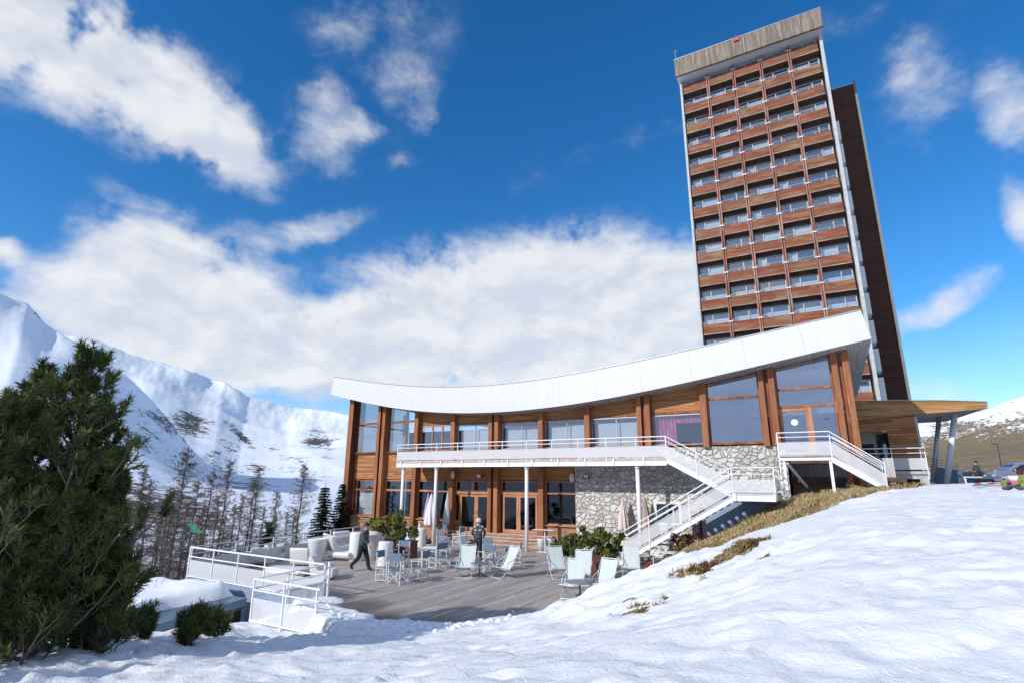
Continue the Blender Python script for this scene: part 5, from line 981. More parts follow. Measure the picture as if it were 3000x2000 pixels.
for k, (px, lb) in enumerate(((2925, 'pair of thin skis and poles lying near the barrier'), (2948, 'yellow and dark rucksack lying on the snow near the pink tub'))):
    p = at(px, 1416, 24); z_ = gz(p[0], p[1])
    if k == 0:
        t_ = thing('skis', lb, 'skis', (p[0], p[1], z_+.04), R(10), local=True)
        for dy in (0, .1): MB().bar((-.7, dy, .0), (.6, dy, .02), .07, .02).bar((.6, dy, .02), (.75, dy, .12), .07, .02).build('ski', 'white' if dy else 'fab_dark', t_)
        MB().tube((-.6, .2, .02), (.6, .22, .1), .01).build('pole', 'black', t_)
    else:
        t_ = thing('rucksack', lb, 'rucksack', (p[0], p[1], z_), R(30), local=True); MB().box(-.12, .12, -.1, .1, 0, .2).build('bag', 'yellow', t_, bevel=.05); MB().box(-.08, .08, -.14, -.1, .03, .13).build('pocket', 'black', t_, bevel=.02)
# ================================================================== VEHICLES
def car(lb, name, loc, rz, prof, glassp, Wd, paint, wx, wr):
    t = thing(name, lb, name.replace('parked_', ''), loc, R(rz), local=True); hw = Wd/2
    b = MB(); n = len(prof); vs = []
    zs = max(z for x, z in prof); belt = sorted(z for x, z in glassp)[0]
    for y, in_ in ((-hw, 0), (-hw*.97, 0), (hw*.97, 0), (hw, 0)):
        for x, z in prof:
            k = 1-.14*max(0, (z-belt)/(zs-belt)); e = .985 if abs(y) == hw else 1; vs.append((x*e if e != 1 else x, y*k, z if e == 1 else .9+(z-.9)*.97))
    fs = [tuple(range(n)), tuple(range(4*n-1, 3*n-1, -1))]+[(r_*n+i, (r_+1)*n+i, (r_+1)*n+(i+1) % n, r_*n+(i+1) % n) for r_ in range(3) for i in range(n)]
    b.add(vs, fs).build('body', paint, t, bevel=.03)
    for sy in (-1, 1):
        b = MB(); kk = lambda z: 1-.14*max(0, (z-belt)/(zs-belt)); g = [(x, sy*(hw*kk(z)+.006), z) for x, z in glassp]; b.quad(*g).build('side_window', 'carglass', t)
        mx = (glassp[0][0]+glassp[1][0])/2; MB().bar((mx, sy*(hw+.004), belt), (mx, sy*(hw*.9+.01), belt+.42), .07, .03).build('window_pillar', paint, t)
    for x in wx:
        for sy in (-1, 1):
            wh = MB().tube((x, sy*(hw-.2), wr), (x, sy*(hw+.01), wr), wr, wr, 24).build('wheel', 'tyre', t); MB().tube((x, sy*(hw+.011), wr), (x, sy*(hw+.02), wr), wr*.6, wr*.55, 16).build('rim', 'metal', wh)
    x0 = min(x for x, z in prof)
    for sy in (-1, 1): MB().ell((x0+.09, sy*hw*.72, .78), (.1, .16, .09), 10, 6).build('headlight', 'lampglass', t)
    MB().box(x0-.03, x0+.08, -hw*.85, hw*.85, .3, .5).build('bumper', 'black', t, bevel=.02)
    for sy in (-1, 1): MB().ell((glassp[0][0]+.25, sy*(hw+.12), belt+.05), (.06, .1, .09), 8, 6).build('wing_mirror', paint, t)
    return t
vanp = [(-2.35, .3), (-2.4, .62), (-2.3, .92), (-1.5, 1.12), (-.7, 1.72), (-.35, 1.86), (1.2, 1.92), (2.3, 1.88), (2.42, 1.1), (2.4, .3)]
p = at(2893, 1413, 62); v_ = Vector((p[0], p[1], 0)); gz_ = gz(v_.x+2.5, v_.y)
car('silver blue van parked beyond the snow at the right edge', 'parked_van', (v_.x+2.45, v_.y+.4, gz_+.02), 12, vanp, [(-1.15, 1.14), (2.1, 1.16), (2.0, 1.68), (-.35, 1.66)], 1.85, 'carpaint', (-1.5, 1.5), .33)
MB().quad((-1.46, -.8, 1.13), (-1.46, .8, 1.13), (-.74, .72, 1.70), (-.74, -.72, 1.70)).build('windscreen', 'carglass', bpy.data.objects['parked_van'])
carp = [(-2.1, .3), (-2.15, .6), (-1.9, .82), (-1.0, .92), (-.4, 1.36), (.9, 1.4), (1.6, 1.0), (2.05, .9), (2.1, .3)]
p = at(2838, 1410, 66); car('dark blue car parked left of the van behind the white barrier bar', 'parked_car', (p[0], p[1], gz(p[0], p[1])-.25), 5, carp, [(-.85, .94), (1.35, .96), (.8, 1.3), (-.32, 1.28)], 1.7, 'carblue', (-1.35, 1.35), .31)
a_ = at(2826, 1396, 50); b_ = at(2985, 1398, 46); t_ = thing('barrier_bar', 'long white barrier bar in front of the parked van', 'barrier', (a_[0], a_[1], 3.2), local=False); MB().bar(a_, b_, .09).build('bar', 'white', t_); MB().bar((a_[0], a_[1], 3.), a_, .12).bar((b_[0], b_[1], 3.), b_, .12).build('post', 'white', t_)
p = at(2933, 1372, 70); q = at(2922, 1300, 70); t_ = thing('lamp_mast', 'thin leaning dark mast behind the parked van', 'mast', (p[0], p[1], 3.), local=False); MB().tube((p[0], p[1], 3.), q, .05, .03).build('mast_pole', 'black', t_); MB().tube(q, (q[0]-.5, q[1], q[2]+.1), .03).build('mast_arm', 'black', t_)
# ================================================================== TREES
def perp(d_, rs):
    v = Vector((rs.gauss(0, 1), rs.gauss(0, 1), rs.gauss(0, 1))); return (v-d_*v.dot(d_)).normalized()
def larch_mesh(h, seed, nb=115):
    rs = random.Random(seed); T = MB(); C = MB(); lean = Vector((rs.uniform(-.03, .03), rs.uniform(-.03, .03), 1)); n = 10; r0 = .0105*h+.015; pts = [Vector((rs.gauss(0, .015)*h*.2, rs.gauss(0, .015)*h*.2, 0))*(i/n)+lean*(h*i/n) for i in range(n+1)]
    for i in range(n): T.tube(pts[i], pts[i+1], r0*(1-i/n)+.012, r0*(1-(i+1)/n)+.012, 6, False)
    for k in range(nb):
        t = .12+.86*(k/nb)**.9; f = t*n; i = min(n-1, int(f)); p = pts[i].lerp(pts[i+1], f-i); a = rs.uniform(0, 6.28); L_ = (.22*h*(1-t)**.7+.2)*rs.uniform(.5, 1.15)
        d_ = Vector((math.cos(a), math.sin(a), rs.uniform(-.12, .22))); q = p; seg = 4; pp = [p]
        for s in range(seg): q = q+d_*(L_/seg); d_ = (d_+Vector((0, 0, .05))+Vector((rs.gauss(0, .08), rs.gauss(0, .08), 0))).normalized(); pp.append(q)
        for s in range(seg): C.tube(pp[s], pp[s+1], .011*(1-s/seg)+.005, .011*(1-(s+1)/seg)+.005, 3, False)
        for s in range(1, seg+1):
            for _ in range(4):
                b = pp[s].lerp(pp[s-1], rs.random()); e = b+Vector((rs.gauss(0, 1), rs.gauss(0, 1), rs.gauss(-.25, .8))).normalized()*rs.uniform(.15, .5)*(.5+.5*(1-t)); C.tube(b, e, .009, .004, 3, False)
                for _ in range(2): g = b.lerp(e, rs.uniform(.3, .9)); C.tube(g, g+Vector((rs.gauss(0, 1), rs.gauss(0, 1), rs.gauss(0, .7))).normalized()*rs.uniform(.06, .22), .006, .003, 3, False)
    return T, C
def mk_tree(name, lb, T, C, bark, leaf, cat='tree'):
    t = thing(name, lb, cat, (0, 0, 0), local=True); T.build('trunk', bark, t); C.build('crown', leaf, t); return t
LV = [mk_tree('larch_tree', '', *larch_mesh(10, s), 'bark', 'larch_twig') for s in (1, 2, 3, 4)]; index()
LT = [(760, 1355, 62, 'bare larch whose top reaches highest between the near shoulder and the pine'), (545, 1300, 42, 'tallest bare larch standing straight above the corner of the terrace railing'), (430, 1360, 44, 'bare larch directly right of the big pine'), (620, 1370, 48, 'slim bare larch just right of the tallest larch'),
      (665, 1335, 44, 'bare larch with a dense crown above the left part of the back railing'), (735, 1400, 42, 'bare larch leaning slightly above the middle of the back railing'), (818, 1430, 46, 'small bare larch above the thin grey table'), (885, 1350, 50, 'bare larch in front of the spruces on the left'),
      (480, 1450, 36, 'short bare larch in the brown thicket left of the terrace corner'), (400, 1480, 36, 'bare larch low behind the snowy shed roof'), (590, 1500, 60, 'far small bare larch above the terrace corner'), (690, 1470, 62, 'far small bare larch seen low over the back railing'), (350, 1420, 40, 'bare larch half hidden by the right side of the big pine'), (510, 1420, 50, 'thin far larch between the two tall ones left of the terrace'),
      (775, 1480, 60, 'far short larch over the back railing near the spruces'), (455, 1400, 60, 'far larch in the valley right of the pine'), (850, 1490, 52, 'low bushy larch next to the spruce, above the white pot'), (300, 1460, 46, 'far larch seen through the pine'), (640, 1440, 70, 'tiny far larch on the snowy flank'), (560, 1460, 34, 'near short larch just behind the terrace corner post')]+[(px, py, d_, 'bare larch of the wood below the terrace, '+w) for px, py, d_, w in ((325, 1400, 38, 'close right of the tallest pine'), (372, 1500, 33, 'low behind the young pines'), (415, 1420, 52, 'faint behind the pine shoulder'), (500, 1500, 34, 'short one in front of the tall larch'), (525, 1440, 44, 'close beside the tallest larch'), (575, 1400, 50, 'a little right of the tallest larch'), (602, 1470, 38, 'over the corner of the back railing'), (655, 1500, 40, 'short one over the back railing'), (705, 1440, 54, 'thin one above the grey lounge chairs'), (800, 1500, 40, 'low one above the white pot'), (870, 1480, 42, 'low one left of the small spruce'), (460, 1520, 30, 'nearest low one above the shed'), (545, 1530, 30, 'nearest at the corner'))]
used = set()
for i, (px, py, d_, lb) in enumerate(LT):
    q = at(px, py, d_); zb = gz(q[0], q[1])-.4; hh = q[2]-zb; k = i % 4
    inst(LV[k], k not in used, (q[0], q[1], zb), i*1.3, lb, 'bare larches below the terrace', (hh/10*.85, hh/10*.85, hh/10)); used.add(k)
# brown brush and far larch wood at the foot of the mountain
rs = random.Random(5); b = MB()
for _ in range(19000):
    px = rs.uniform(200, 760) if _ % 4 else rs.uniform(600, 960); d_ = rs.uniform(24, 62); a = at(px, 1450, d_); z = gz(a[0], a[1]); h_ = rs.uniform(.8, 2.8)*(1 if px < 600 else .5); v = Vector((rs.gauss(0, .25), rs.gauss(0, .25), 1)).normalized()*h_; p = Vector((a[0], a[1], z-.1)); b.tube(p, p+v, .022, .006, 3, False)
    for _ in range(2): g = p+v*rs.uniform(.3, .8); b.tube(g, g+Vector((rs.gauss(0, 1), rs.gauss(0, 1), .7)).normalized()*h_*.35, .012, .004, 3, False)
tag(b.build('brushwood', 'larch_twig'), 'thicket of bare brown brush filling the slope below the larches', 'brushwood', kind='stuff')
def conifer(h, seed, r0f=.2, layers=44):
    rs = random.Random(seed); T = MB().tube((0, 0, 0), (0, 0, h), .02*h, .01, 8); C = MB()
    for L_ in range(layers):
        t = L_/layers; z = h*(.04+.94*t); r_ = h*r0f*(1-t)**.85+.08; nb = int(9+9*(1-t))
        for k in range(nb):
            a = rs.uniform(0, 6.28); rr = r_*rs.uniform(.75, 1.1); d_ = Vector((math.cos(a), math.sin(a), 0)); pp = [Vector((0, 0, z))+d_*rr*s+Vector((0, 0, -.35*rr*s+.18*rr*s*s)) for s in (0, .25, .5, .75, 1)]
            for s in range(4): C.tube(pp[s], pp[s+1], .012, .006, 3, False)
            side = Vector((-d_.y, d_.x, 0))
            for s in range(1, 5):
                for _ in range(13):
                    b0 = pp[s].lerp(pp[s-1], rs.random()); v = (d_*rs.uniform(.2, 1)+side*rs.choice((-1, 1))*rs.uniform(.3, 1)+Vector((0, 0, rs.uniform(-.55, .1)))).normalized()*rs.uniform(.10, .24)*(h/6); u = v.cross(Vector((0, 0, 1))).normalized()*.03*(h/6)
                    C.add([b0-u, b0+v*.6-u*.7, b0+v, b0+v*.6+u*.7, b0+u], [(0, 1, 2, 3, 4)])
    return T, C
T_, C_ = conifer(6, 3); q = at(955, 1412, 40); zb = gz(q[0], q[1]); sp_ = mk_tree('spruce_tree', 'dark green spruce nearest the left corner of the pavilion, left one of two', T_, C_, 'bark', 'spruce'); sp_.location = (q[0], q[1], zb); sp_.scale = ((q[2]-zb)/6,)*3; sp_['group'] = 'spruces by the pavilion'; index()
q = at(1008, 1402, 41); zb = gz(q[0], q[1]); inst(sp_, False, (q[0], q[1], zb), 2., 'dark green spruce partly behind the pavilion corner post, right one of two', 'spruces by the pavilion', (q[2]-zb)/6)
q = at(790, 1515, 34); inst(sp_, False, (q[0], q[1], gz(q[0], q[1])-.3), 4., 'small dark spruce low behind the back railing', 'spruces by the pavilion', (q[2]-gz(q[0], q[1])+.3)/6)
# stone pines: upswept boughs with brush-like tufts
def pine_mesh(h, seed, spread=.34, nb=60, tuft=15, dens=1., lean=(0, 0)):
    rs = random.Random(seed); T = MB(); C = MB(); n = 10; pts = [Vector((lean[0]*(i/n)**1.5+rs.gauss(0, .04)*h*.1, lean[1]*(i/n)**1.5+rs.gauss(0, .04)*h*.1, h*i/n)) for i in range(n+1)]
    for i in range(n): T.tube(pts[i], pts[i+1], .012*h*(1-i/n)+.015, .012*h*(1-(i+1)/n)+.015, 8, False)
    def brush(p, d_, L_):
        m = 5
        for j in range(m):
            c = p-d_*L_*(j/m)
            for _ in range(int(tuft*.62)):
                v = (d_*rs.uniform(.5, 1.1)+perp(d_, rs)*rs.uniform(.35, .95)).normalized()*rs.uniform(.10, .18); u = v.cross(Vector((rs.gauss(0, 1), rs.gauss(0, 1), rs.gauss(0, 1)))).normalized()*.0105; C.add([c-u, c+v-u*.3, c+v+u*.3, c+u], [(0, 1, 2, 3)])
    for k in range(nb):
        t = .05+.93*(k/nb); f = t*n; i = min(n-1, int(f)); p = pts[i].lerp(pts[i+1], f-i); a = k*2.4+rs.uniform(-.5, .5); L_ = (spread*h*1.7*(1-t)**1.0+min(.30, h*.05))*rs.choice((rs.uniform(.35, .8), rs.uniform(.8, 1.35)))
        d_ = Vector((math.cos(a), math.sin(a), rs.uniform(.25, .9))).normalized(); seg = 6; pp = [p]; q = p
        for s in range(seg): q = q+d_*(L_/seg); d_ = (d_+Vector((0, 0, .24))+Vector((rs.gauss(0, .1), rs.gauss(0, .1), 0))).normalized(); pp.append(q)
        for s in range(seg): T.tube(pp[s], pp[s+1], .022*(1-s/seg)*(L_/2+.4)+.008, .022*(1-(s+1)/seg)*(L_/2+.4)+.008, 4, False)
        brush(pp[-1], d_, .34)
        for s in range(2, seg+1):
            for _ in range((1 if rs.random() < (.95 if s > 2 else .45) else 0)+(1 if rs.random() < .35*dens else 0)):
                b0 = pp[s].lerp(pp[s-1], rs.random()); dd = ((pp[s]-pp[s-1]).normalized()*.8+perp(d_, rs)*.9+Vector((0, 0, .5))).normalized(); l2 = rs.uniform(.25, .70)*min(1.1, L_); m_ = b0+dd*l2*.55; d2 = (dd+Vector((0, 0, .35))).normalized(); e = m_+d2*l2*.45
                T.tube(b0, m_, .012, .009, 3, False); T.tube(m_, e, .009, .006, 3, False); brush(e, d2, .28)
                if rs.random() < .75: d3 = (dd+perp(dd, rs)*.9+Vector((0, 0, .3))).normalized(); g = m_+d3*l2*.4; T.tube(m_, g, .008, .005, 3, False); brush(g, d3, .22)
    brush(pts[-1]+Vector((0, 0, .15)), Vector((0, 0, 1)), .5); return T, C
PN = [(272, 1030, 13.6, 8.6, 21, .21, 52, 'tallest stone pine of the dark clump at the left, with the highest pointed leader'), (35, 1180, 13.2, 7.2, 22, .27, 44, 'broad stone pine at the extreme left edge'), (150, 1100, 14.2, 7.8, 23, .22, 46, 'stone pine between the tallest one and the left edge'), (345, 1320, 14.2, 5.8, 24, .14, 38, 'shorter stone pine on the right flank of the dark clump'),
      (-60, 1290, 12.6, 6.5, 25, .3, 46, 'stone pine mostly outside the left edge of the view'), (180, 1400, 13., 4.6, 26, .25, 48, 'low bushy stone pine in front of the dark clump'), (312, 1215, 14.6, 5, 27, .14, 42, 'slender stone pine just right of the tallest one'), (330, 1600, 13.6, 3, 28, .34, 38, 'lowest stone pine at the right foot of the dark clump'), (90, 1650, 12.6, 3, 29, .4, 40, 'lowest stone pine at the left foot of the dark clump')]
for (px, py, d_, hh, sd, spd, nb, lb) in PN:
    q = at(px, py, d_); zb = q[2]-hh; g = gz(q[0], q[1]); hh = q[2]-g+.3
    T_, C_ = pine_mesh(hh, sd, spd, int(nb*1.05)); t_ = mk_tree('stone_pine', lb, T_, C_, 'pinebark', 'pine'); t_.location = (q[0], q[1], g-.3); t_['group'] = 'stone pines at the left'
for (px, py, d_, hh, sd, lb) in ((562, 1752, 15.2, 1.9, 31, 'small pointed young pine in front of the shed roof edge'), (436, 1765, 15.6, 1.8, 32, 'small ragged young pine left of the pointed one, before the snow pillow'), (345, 1795, 16, 1.5, 33, 'low young pine at the left end of the shed roof'), (620, 1812, 16.4, .8, 34, 'tiny tuft of young pine by the ramp railing'), (250, 1870, 14.5, 1.3, 35, 'low pine sprig on the snow mound at the foot of the pines')):
    q = at(px, py, d_); g = gz(q[0], q[1]); hh = max(.6, (q[2]-g)*.8+.1); T_, C_ = pine_mesh(hh, sd, .42, 15, 12, .8, (random.uniform(-.25, .25)*hh, random.uniform(-.2, .2)*hh)); t_ = mk_tree('young_pine', lb, T_, C_, 'pinebark', 'pine'); t_.location = (q[0], q[1], g-.15); t_['group'] = 'young pines near the shed'
q = at(572, 1545, 33); t_ = thing('green_net', 'torn scrap of bright green netting caught in the larch branches', 'net', tuple(q), local=True); MB().add([(-.6, 0, .4), (-.3, .1, .12), (.05, .0, .05), (.62, .1, -.2), (.25, .05, -.25), (-.3, -.05, -.2), (-.4, 0, .05)], [(0, 1, 6), (1, 5, 6), (1, 2, 5), (2, 4, 5), (2, 3, 4)]).build('cloth', 'green', t_)
# more pines of the same stand, just left of and behind the viewpoint; their shade lies over the trodden snow
index(); pr = bpy.data.objects['stone_pine']
for (x, y, a, sc_, lb) in ((-12.5, -1.5, 1., .7, 'stone pine of the same stand beyond the left edge, nearest'), (-16., .5, 2.2, .8, 'stone pine of the same stand further left beyond the edge'), (-8.5, -6.5, 3.9, .6, 'stone pine behind the viewpoint at the left')):
    inst(pr, False, (x, y, gz(x, y)-.3), a, lb, 'stone pines at the left', (sc_*1.3, sc_*1.3, sc_))
# ================================================================== GRASS
def grassmat():
    m, nt, b = newmat('dry_grass'); n = N(nt); a = n('ShaderNodeAttribute', attribute_name='tint'); r_ = n('ShaderNodeValToRGB'); nt.links.new(a.outputs['Fac'], r_.inputs[0]); el = r_.color_ramp.elements
    el[0].color = (.10, .055, .02, 1); el[1].color = (.10, .17, .03, 1); el[1].position = 1.
    for pos, c in ((.25, (.36, .25, .12, 1)), (.5, (.56, .45, .26, 1)), (.8, (.36, .27, .12, 1))): e = el.new(pos); e.color = c
    nt.links.new(r_.outputs[0], b.inputs['Base Color']); b.inputs['Roughness'].default_value = .8; b.inputs['Specular IOR Level'].default_value = .15; return m
def grass(name, lb, poly, n, h0, h1, red=0., seed=0, lim=None):
    rg = np.random.default_rng(seed); P = np.array(poly); xs_ = rg.uniform(P[:, 0].min()-.3, P[:, 0].max()+.3, n*4); ys_ = rg.uniform(P[:, 1].min()-.3, P[:, 1].max()+.3, n*4)
    wx = xs_+(fbm(xs_*2.5, ys_*2.5, 3, 40)-.5)*.9; wy = ys_+(fbm(xs_*2.5, ys_*2.5, 3, 44)-.5)*.9; k = inpoly(wx, wy, poly) & (fbm(xs_*1.7, ys_*1.7, 3, 50) > .40+.0*xs_)
    if lim: k &= lim(xs_, ys_)
    xs_, ys_ = xs_[k][:n], ys_[k][:n]; zs_ = terr(xs_, ys_)-.07; m = len(xs_); hh = rg.uniform(h0, h1, m)*(.6+.8*fbm(xs_*3, ys_*3, 2, 60)); an = rg.uniform(0, 6.28, m); ln = rg.uniform(.2, .9, m)*hh; wa = rg.uniform(0, 6.28, m); w = .012+.010*rg.random(m)
    dx = np.cos(an)*ln+.2*hh; dy = np.sin(an)*ln; a = np.stack([xs_-np.cos(wa)*w, ys_-np.sin(wa)*w, zs_], -1); b = np.stack([xs_+np.cos(wa)*w, ys_+np.sin(wa)*w, zs_], -1); c = np.stack([xs_+dx*.45, ys_+dy*.45, zs_+hh*.75], -1); e = np.stack([xs_+dx, ys_+dy, zs_+hh*.95], -1)
    V = np.stack([a, b, c+np.stack([np.cos(wa)*w*.6, np.sin(wa)*w*.6, 0*w], -1), c-np.stack([np.cos(wa)*w*.6, np.sin(wa)*w*.6, 0*w], -1), e], 1).reshape(-1, 3); I = np.arange(m)*5
    F = [tuple(q) for q in np.stack([I, I+1, I+2, I+3], -1)]+[tuple(q) for q in np.stack([I+3, I+2, I+4], -1)]
    me = bpy.data.meshes.new(name); me.from_pydata(V.tolist(), [], [tuple(int(i) for i in f) for f in F]); tt = np.clip(fbm(xs_*.8, ys_*.8, 3, 70)*1.25-.12-red+rg.normal(0, .13, m), 0, .999); at_ = me.attributes.new('tint', 'FLOAT', 'POINT'); at_.data.foreach_set('value', np.repeat(tt, 5).astype(np.float32)); me.materials.append(GM); o = bpy.data.objects.new(name, me); COL.objects.link(o); tag(o, lb, 'grass', kind='stuff')
GM = grassmat()
grass('dry_grass', 'straw coloured dry grass on the bank between the snow edge and the stairs', BANK, 30000, .07, .21, 0., 1, lambda x, y: (y < 27.8))
grass('dry_grass', 'reddish brown grass tuft showing through the snow in the middle of the slope', PATCH, 6000, .06, .18, .25, 2)
for i, ((sx, sy), sr) in enumerate(SPOTS[:4]):
    grass('grass_tuft', ['small brown grass tuft in the snow below the deck chairs, upper left of four', 'small grass tuft lowest on the slope below the deck chairs', 'small green brown grass tuft in the snow, rightmost low one', 'little grass tuft nearest the reddish patch'][i], [(sx+math.cos(a)*sr*1.3, sy+math.sin(a)*sr) for a in np.linspace(0, 6.28, 9)[:-1]], 200, .05, .14, .1, 10+i)
t_ = thing('stone_slab', 'weathered low stone steps against the pale blue wall in the grass', 'steps', (-3.9, 26.0, 1.0), R(8), local=True); MB().box(-.6, .6, -.4, .4, 0, .42).build('lower_step', 'stonecap', t_); MB().box(-.2, .8, .0, .5, .42, .66).build('upper_step', 'stonecap', t_)
# lumps of ploughed snow along the deck edge
b = MB(); rs = random.Random(8)
for _ in range(150):
    t = rs.random(); px = 960+560*t; py = np.interp(px, [950, 975, 1050, 1150, 1287, 1450, 1520], [1740, 1795, 1828, 1836, 1833, 1818, 1806])+rs.gauss(8, 9); p = onz(px, py, .02); z = gz(p[0], p[1]); r_ = rs.uniform(.02, .085)
    b.ell((p[0], p[1], max(z, 0 if py < 1800 else z)+r_*.2), (r_*rs.uniform(.8, 1.5), r_, r_*.7), 7, 5)
tag(b.build('snow_lumps', 'roofsnow'), 'loose lumps of snow scattered along the front edge of the deck', 'snow lumps', kind='stuff')
# ================================================================== SKY, SUN, CAMERA
LD = Vector((.45, 1., -.6)).normalized(); sd_ = -LD
sl = bpy.data.lights.new('sun', 'SUN'); sl.energy = 3.75; sl.angle = R(.53); sl.color = (1., .955, .89); so_ = bpy.data.objects.new('sun', sl); COL.objects.link(so_); so_.rotation_euler = LD.to_track_quat('-Z', 'Y').to_euler()
wd = bpy.data.worlds.new('World'); scn.world = wd; wd.use_nodes = True; nt = wd.node_tree; nt.nodes.clear(); n = N(nt)
sky = n('ShaderNodeTexSky', sky_type='NISHITA'); sky.sun_disc = False; sky.sun_elevation = math.asin(sd_.z); sky.sun_rotation = math.atan2(sd_.x, sd_.y); sky.altitude = 1850; sky.air_density = 1.0; sky.dust_density = .4; sky.ozone_density = 2.5
hsv = n('ShaderNodeHueSaturation', {'Color': sky.outputs[0], 'Hue': .501, 'Saturation': 1.33, 'Value': 1.25})
bg1 = n('ShaderNodeBackground', {'Color': hsv.outputs[0], 'Strength': .15})
tc = n('ShaderNodeTexCoord'); sep = n('ShaderNodeSeparateXYZ', {0: tc.outputs['Generated']}); az_ = n.math('MULTIPLY', n.math('ARCTAN2', sep.outputs[0], sep.outputs[1]), 57.2958); el_ = n.math('MULTIPLY', n.math('ARCSINE', sep.outputs[2]), 57.2958)
P_ = n('ShaderNodeCombineXYZ', {0: az_, 1: el_}); nd = n('ShaderNodeTexNoise', {'Vector': P_.outputs[0], 'Scale': .09, 'Detail': 5, 'Roughness': .6}); wv = n('ShaderNodeVectorMath', {0: nd.outputs[1], 1: (.5, .5, .5)}, operation='SUBTRACT'); ws = n('ShaderNodeVectorMath', {0: wv.outputs[0], 'Scale': 5.}, operation='SCALE'); PD = n('ShaderNodeVectorMath', {0: P_.outputs[0], 1: ws.outputs[0]}, operation='ADD')
CL = [(360, 220, 450, 220, -.25, 1.15), (100, 80, 420, 240, 0, 1.1), (640, 390, 260, 130, -.3, .9), (90, 60, 330, 150, 0, .7), (640, 430, 190, 80, -.4, .5), (955, 350, 130, 170, .2, .66), (1020, 60, 150, 120, .3, .35), (1180, 200, 90, 260, .15, .32), (1080, 365, 60, 50, 0, .55), (1240, 320, 70, 120, 0, .42), (1170, 470, 70, 40, 0, .35), (1180, 130, 190, 150, .4, .22),
      (450, 790, 260, 180, .1, 1.3), (320, 920, 330, 120, -.1, 1.05), (700, 850, 200, 150, .2, 1.0), (880, 665, 230, 55, .25, .62), (430, 610, 190, 50, -.2, .45), (620, 980, 420, 110, -.1, .95),
      (1480, 850, 520, 180, .12, 1.35), (1800, 830, 380, 150, -.1, 1.25), (1230, 1010, 400, 140, 0, 1.2), (1900, 960, 330, 170, 0, 1.05), (1500, 1060, 800, 170, 0, 1.3), (620, 1060, 440, 90, -.1, 1.0), (1300, 790, 200, 60, .1, .5), (1750, 430, 480, 60, .25, .16),
      (2970, 300, 120, 190, .3, .6), (2990, 640, 80, 170, 0, .75), (2760, 890, 220, 60, .5, .8), (2720, 1130, 200, 60, 0, .5), (2700, 230, 170, 210, .2, .4), (2560, 60, 300, 80, 0, .2), (20, 780, 60, 45, 0, .8), (2700, 400, 150, 100, 0, .3), (0, 900, 160, 60, 0, .3),
      (2850, 1180, 120, 50, 0, .6)]
tot = None
for (px, py, w, h_, rot, st) in CL:
    a0, e0 = azel(px, py); a1, _ = azel(px+w/2, py); a2, _ = azel(px-w/2, py); _, e1 = azel(px, py-h_/2); _, e2 = azel(px, py+h_/2); mp = n('ShaderNodeMapping', {'Vector': PD.outputs[0], 'Location': (a0, e0, 0), 'Rotation': (0, 0, rot), 'Scale': (abs(a1-a2)*1.05, abs(e1-e2)*1.05, 1)}, vector_type='TEXTURE')
    ln = n('ShaderNodeVectorMath', {0: mp.outputs[0]}, operation='LENGTH'); m_ = n('ShaderNodeMapRange', {0: ln.outputs['Value'], 1: 1.35, 2: .15, 3: 0., 4: st}, interpolation_type='SMOOTHSTEP').outputs[0]; tot = m_ if tot is None else n.math('MAXIMUM', tot, m_) if st < .5 else n.math('SUBTRACT', n.math('ADD', tot, m_), n.math('MULTIPLY', n.math('MULTIPLY', tot, m_), .6))
# a few clouds elsewhere in the sky so that windows and light from other sides stay plausible
bk = n.noise(PD.outputs[0], .035, 4, .55); ab = n('ShaderNodeMapRange', {0: n.math('ABSOLUTE', n.math('ADD', az_, 30)), 1: 60., 2: 100., 3: 0., 4: 1.}).outputs[0]; tot = n.math('MAXIMUM', tot, n.math('MULTIPLY', ab, n.math('MULTIPLY', bk, 1.0)))
mp = n('ShaderNodeMapping', {'Vector': P_.outputs[0], 'Rotation': (0, 0, .25), 'Scale': (.085, .15, 1)}); fb_ = n('ShaderNodeTexNoise', {'Vector': mp.outputs[0], 'Scale': 1.35, 'Detail': 9, 'Roughness': .56, 'Distortion': .25}).outputs[0]
of_ = n('ShaderNodeVectorMath', {0: mp.outputs[0], 1: (-.16, .20, 0)}, operation='ADD'); fbS = n('ShaderNodeTexNoise', {'Vector': of_.outputs[0], 'Scale': 1.35, 'Detail': 7, 'Roughness': .56, 'Distortion': .25}).outputs[0]
fb2 = n.noise(mp.outputs[0], 7., 6, .65, .6)
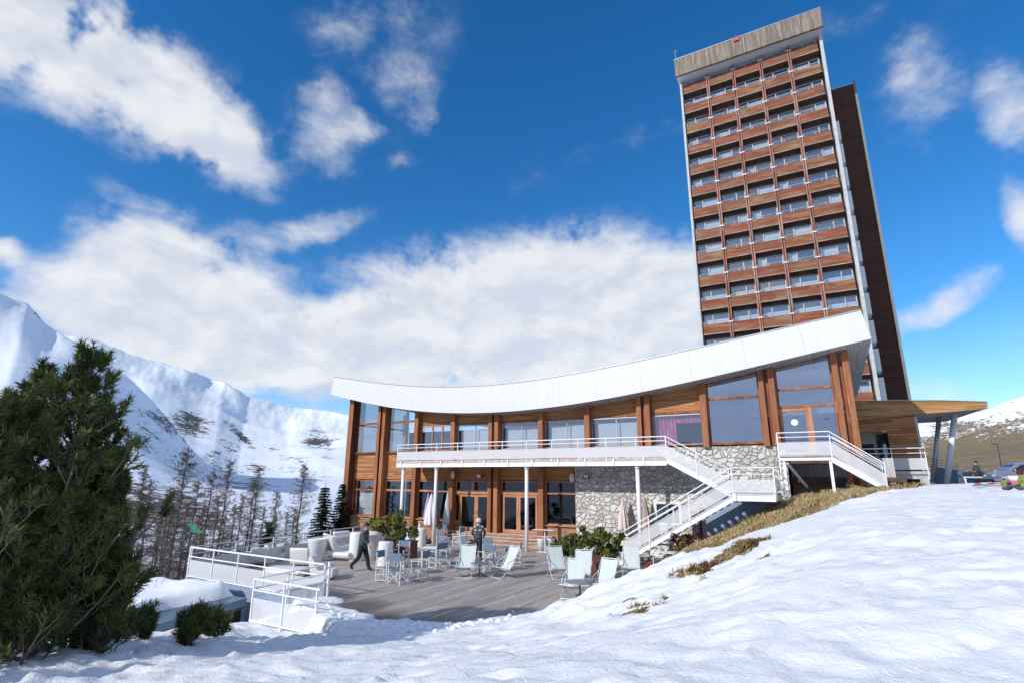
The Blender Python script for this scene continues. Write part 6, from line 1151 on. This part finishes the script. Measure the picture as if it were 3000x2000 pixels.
den = n.math('ADD', n.math('MULTIPLY', tot, 1.3), n.math('MULTIPLY', n.math('SUBTRACT', fb_, .5), 1.45)); den = n.math('ADD', den, n.math('MULTIPLY', n.math('SUBTRACT', fb2, .5), .5)); den = n.math('MULTIPLY', n.ramp(den, .0, 1.35), n.math('MINIMUM', n.math('MULTIPLY', tot, 4.), 1.)); 
hb = n('ShaderNodeMapRange', {0: el_, 1: 14., 2: 2., 3: 0., 4: .30}).outputs[0]; den = n.math('MAXIMUM', den, hb)
shd = n.noise(mp.outputs[0], 2.6, 6, .6, .4); thick = n.ramp(den, .5, 1.)
lit = n('ShaderNodeMapRange', {0: n.math('SUBTRACT', fb_, fbS), 1: -.10, 2: .12, 3: 0., 4: 1.}).outputs[0]
cc = n.mix(lit, (.70, .75, .85), (.92, .93, .95)); cc = n.mix(n.math('MULTIPLY', n.ramp(shd, .45, .7), n.math('MULTIPLY', thick, .22)), cc, (.66, .72, .82)); bg2 = n('ShaderNodeBackground', {'Color': cc, 'Strength': .98})
mx = n('ShaderNodeMixShader', {0: n.math('MULTIPLY', den, .93)}); nt.links.new(bg1.outputs[0], mx.inputs[1]); nt.links.new(bg2.outputs[0], mx.inputs[2]); wo_ = n('ShaderNodeOutputWorld'); nt.links.new(mx.outputs[0], wo_.inputs[0])
cd = bpy.data.cameras.new('camera'); co_ = bpy.data.objects.new('camera', cd); COL.objects.link(co_); cd.sensor_width = 36; cd.lens = FPX/3000*36; cd.clip_end = 20000; cd.clip_start = .1
co_.matrix_world = Matrix(((RT[0], UP[0], -fw[0], 0), (RT[1], UP[1], -fw[1], 0), (RT[2], UP[2], -fw[2], H), (0, 0, 0, 1))); scn.camera = co_
scn.view_settings.view_transform = 'Standard'; scn.view_settings.look = 'None'; scn.view_settings.exposure = 0; scn.view_settings.gamma = 1
scn.cycles.max_bounces = 6; scn.cycles.transparent_max_bounces = 10; scn.cycles.caustics_reflective = False; scn.cycles.caustics_refractive = False
for o in bpy.data.objects:
    if '_o' in o: del o['_o']
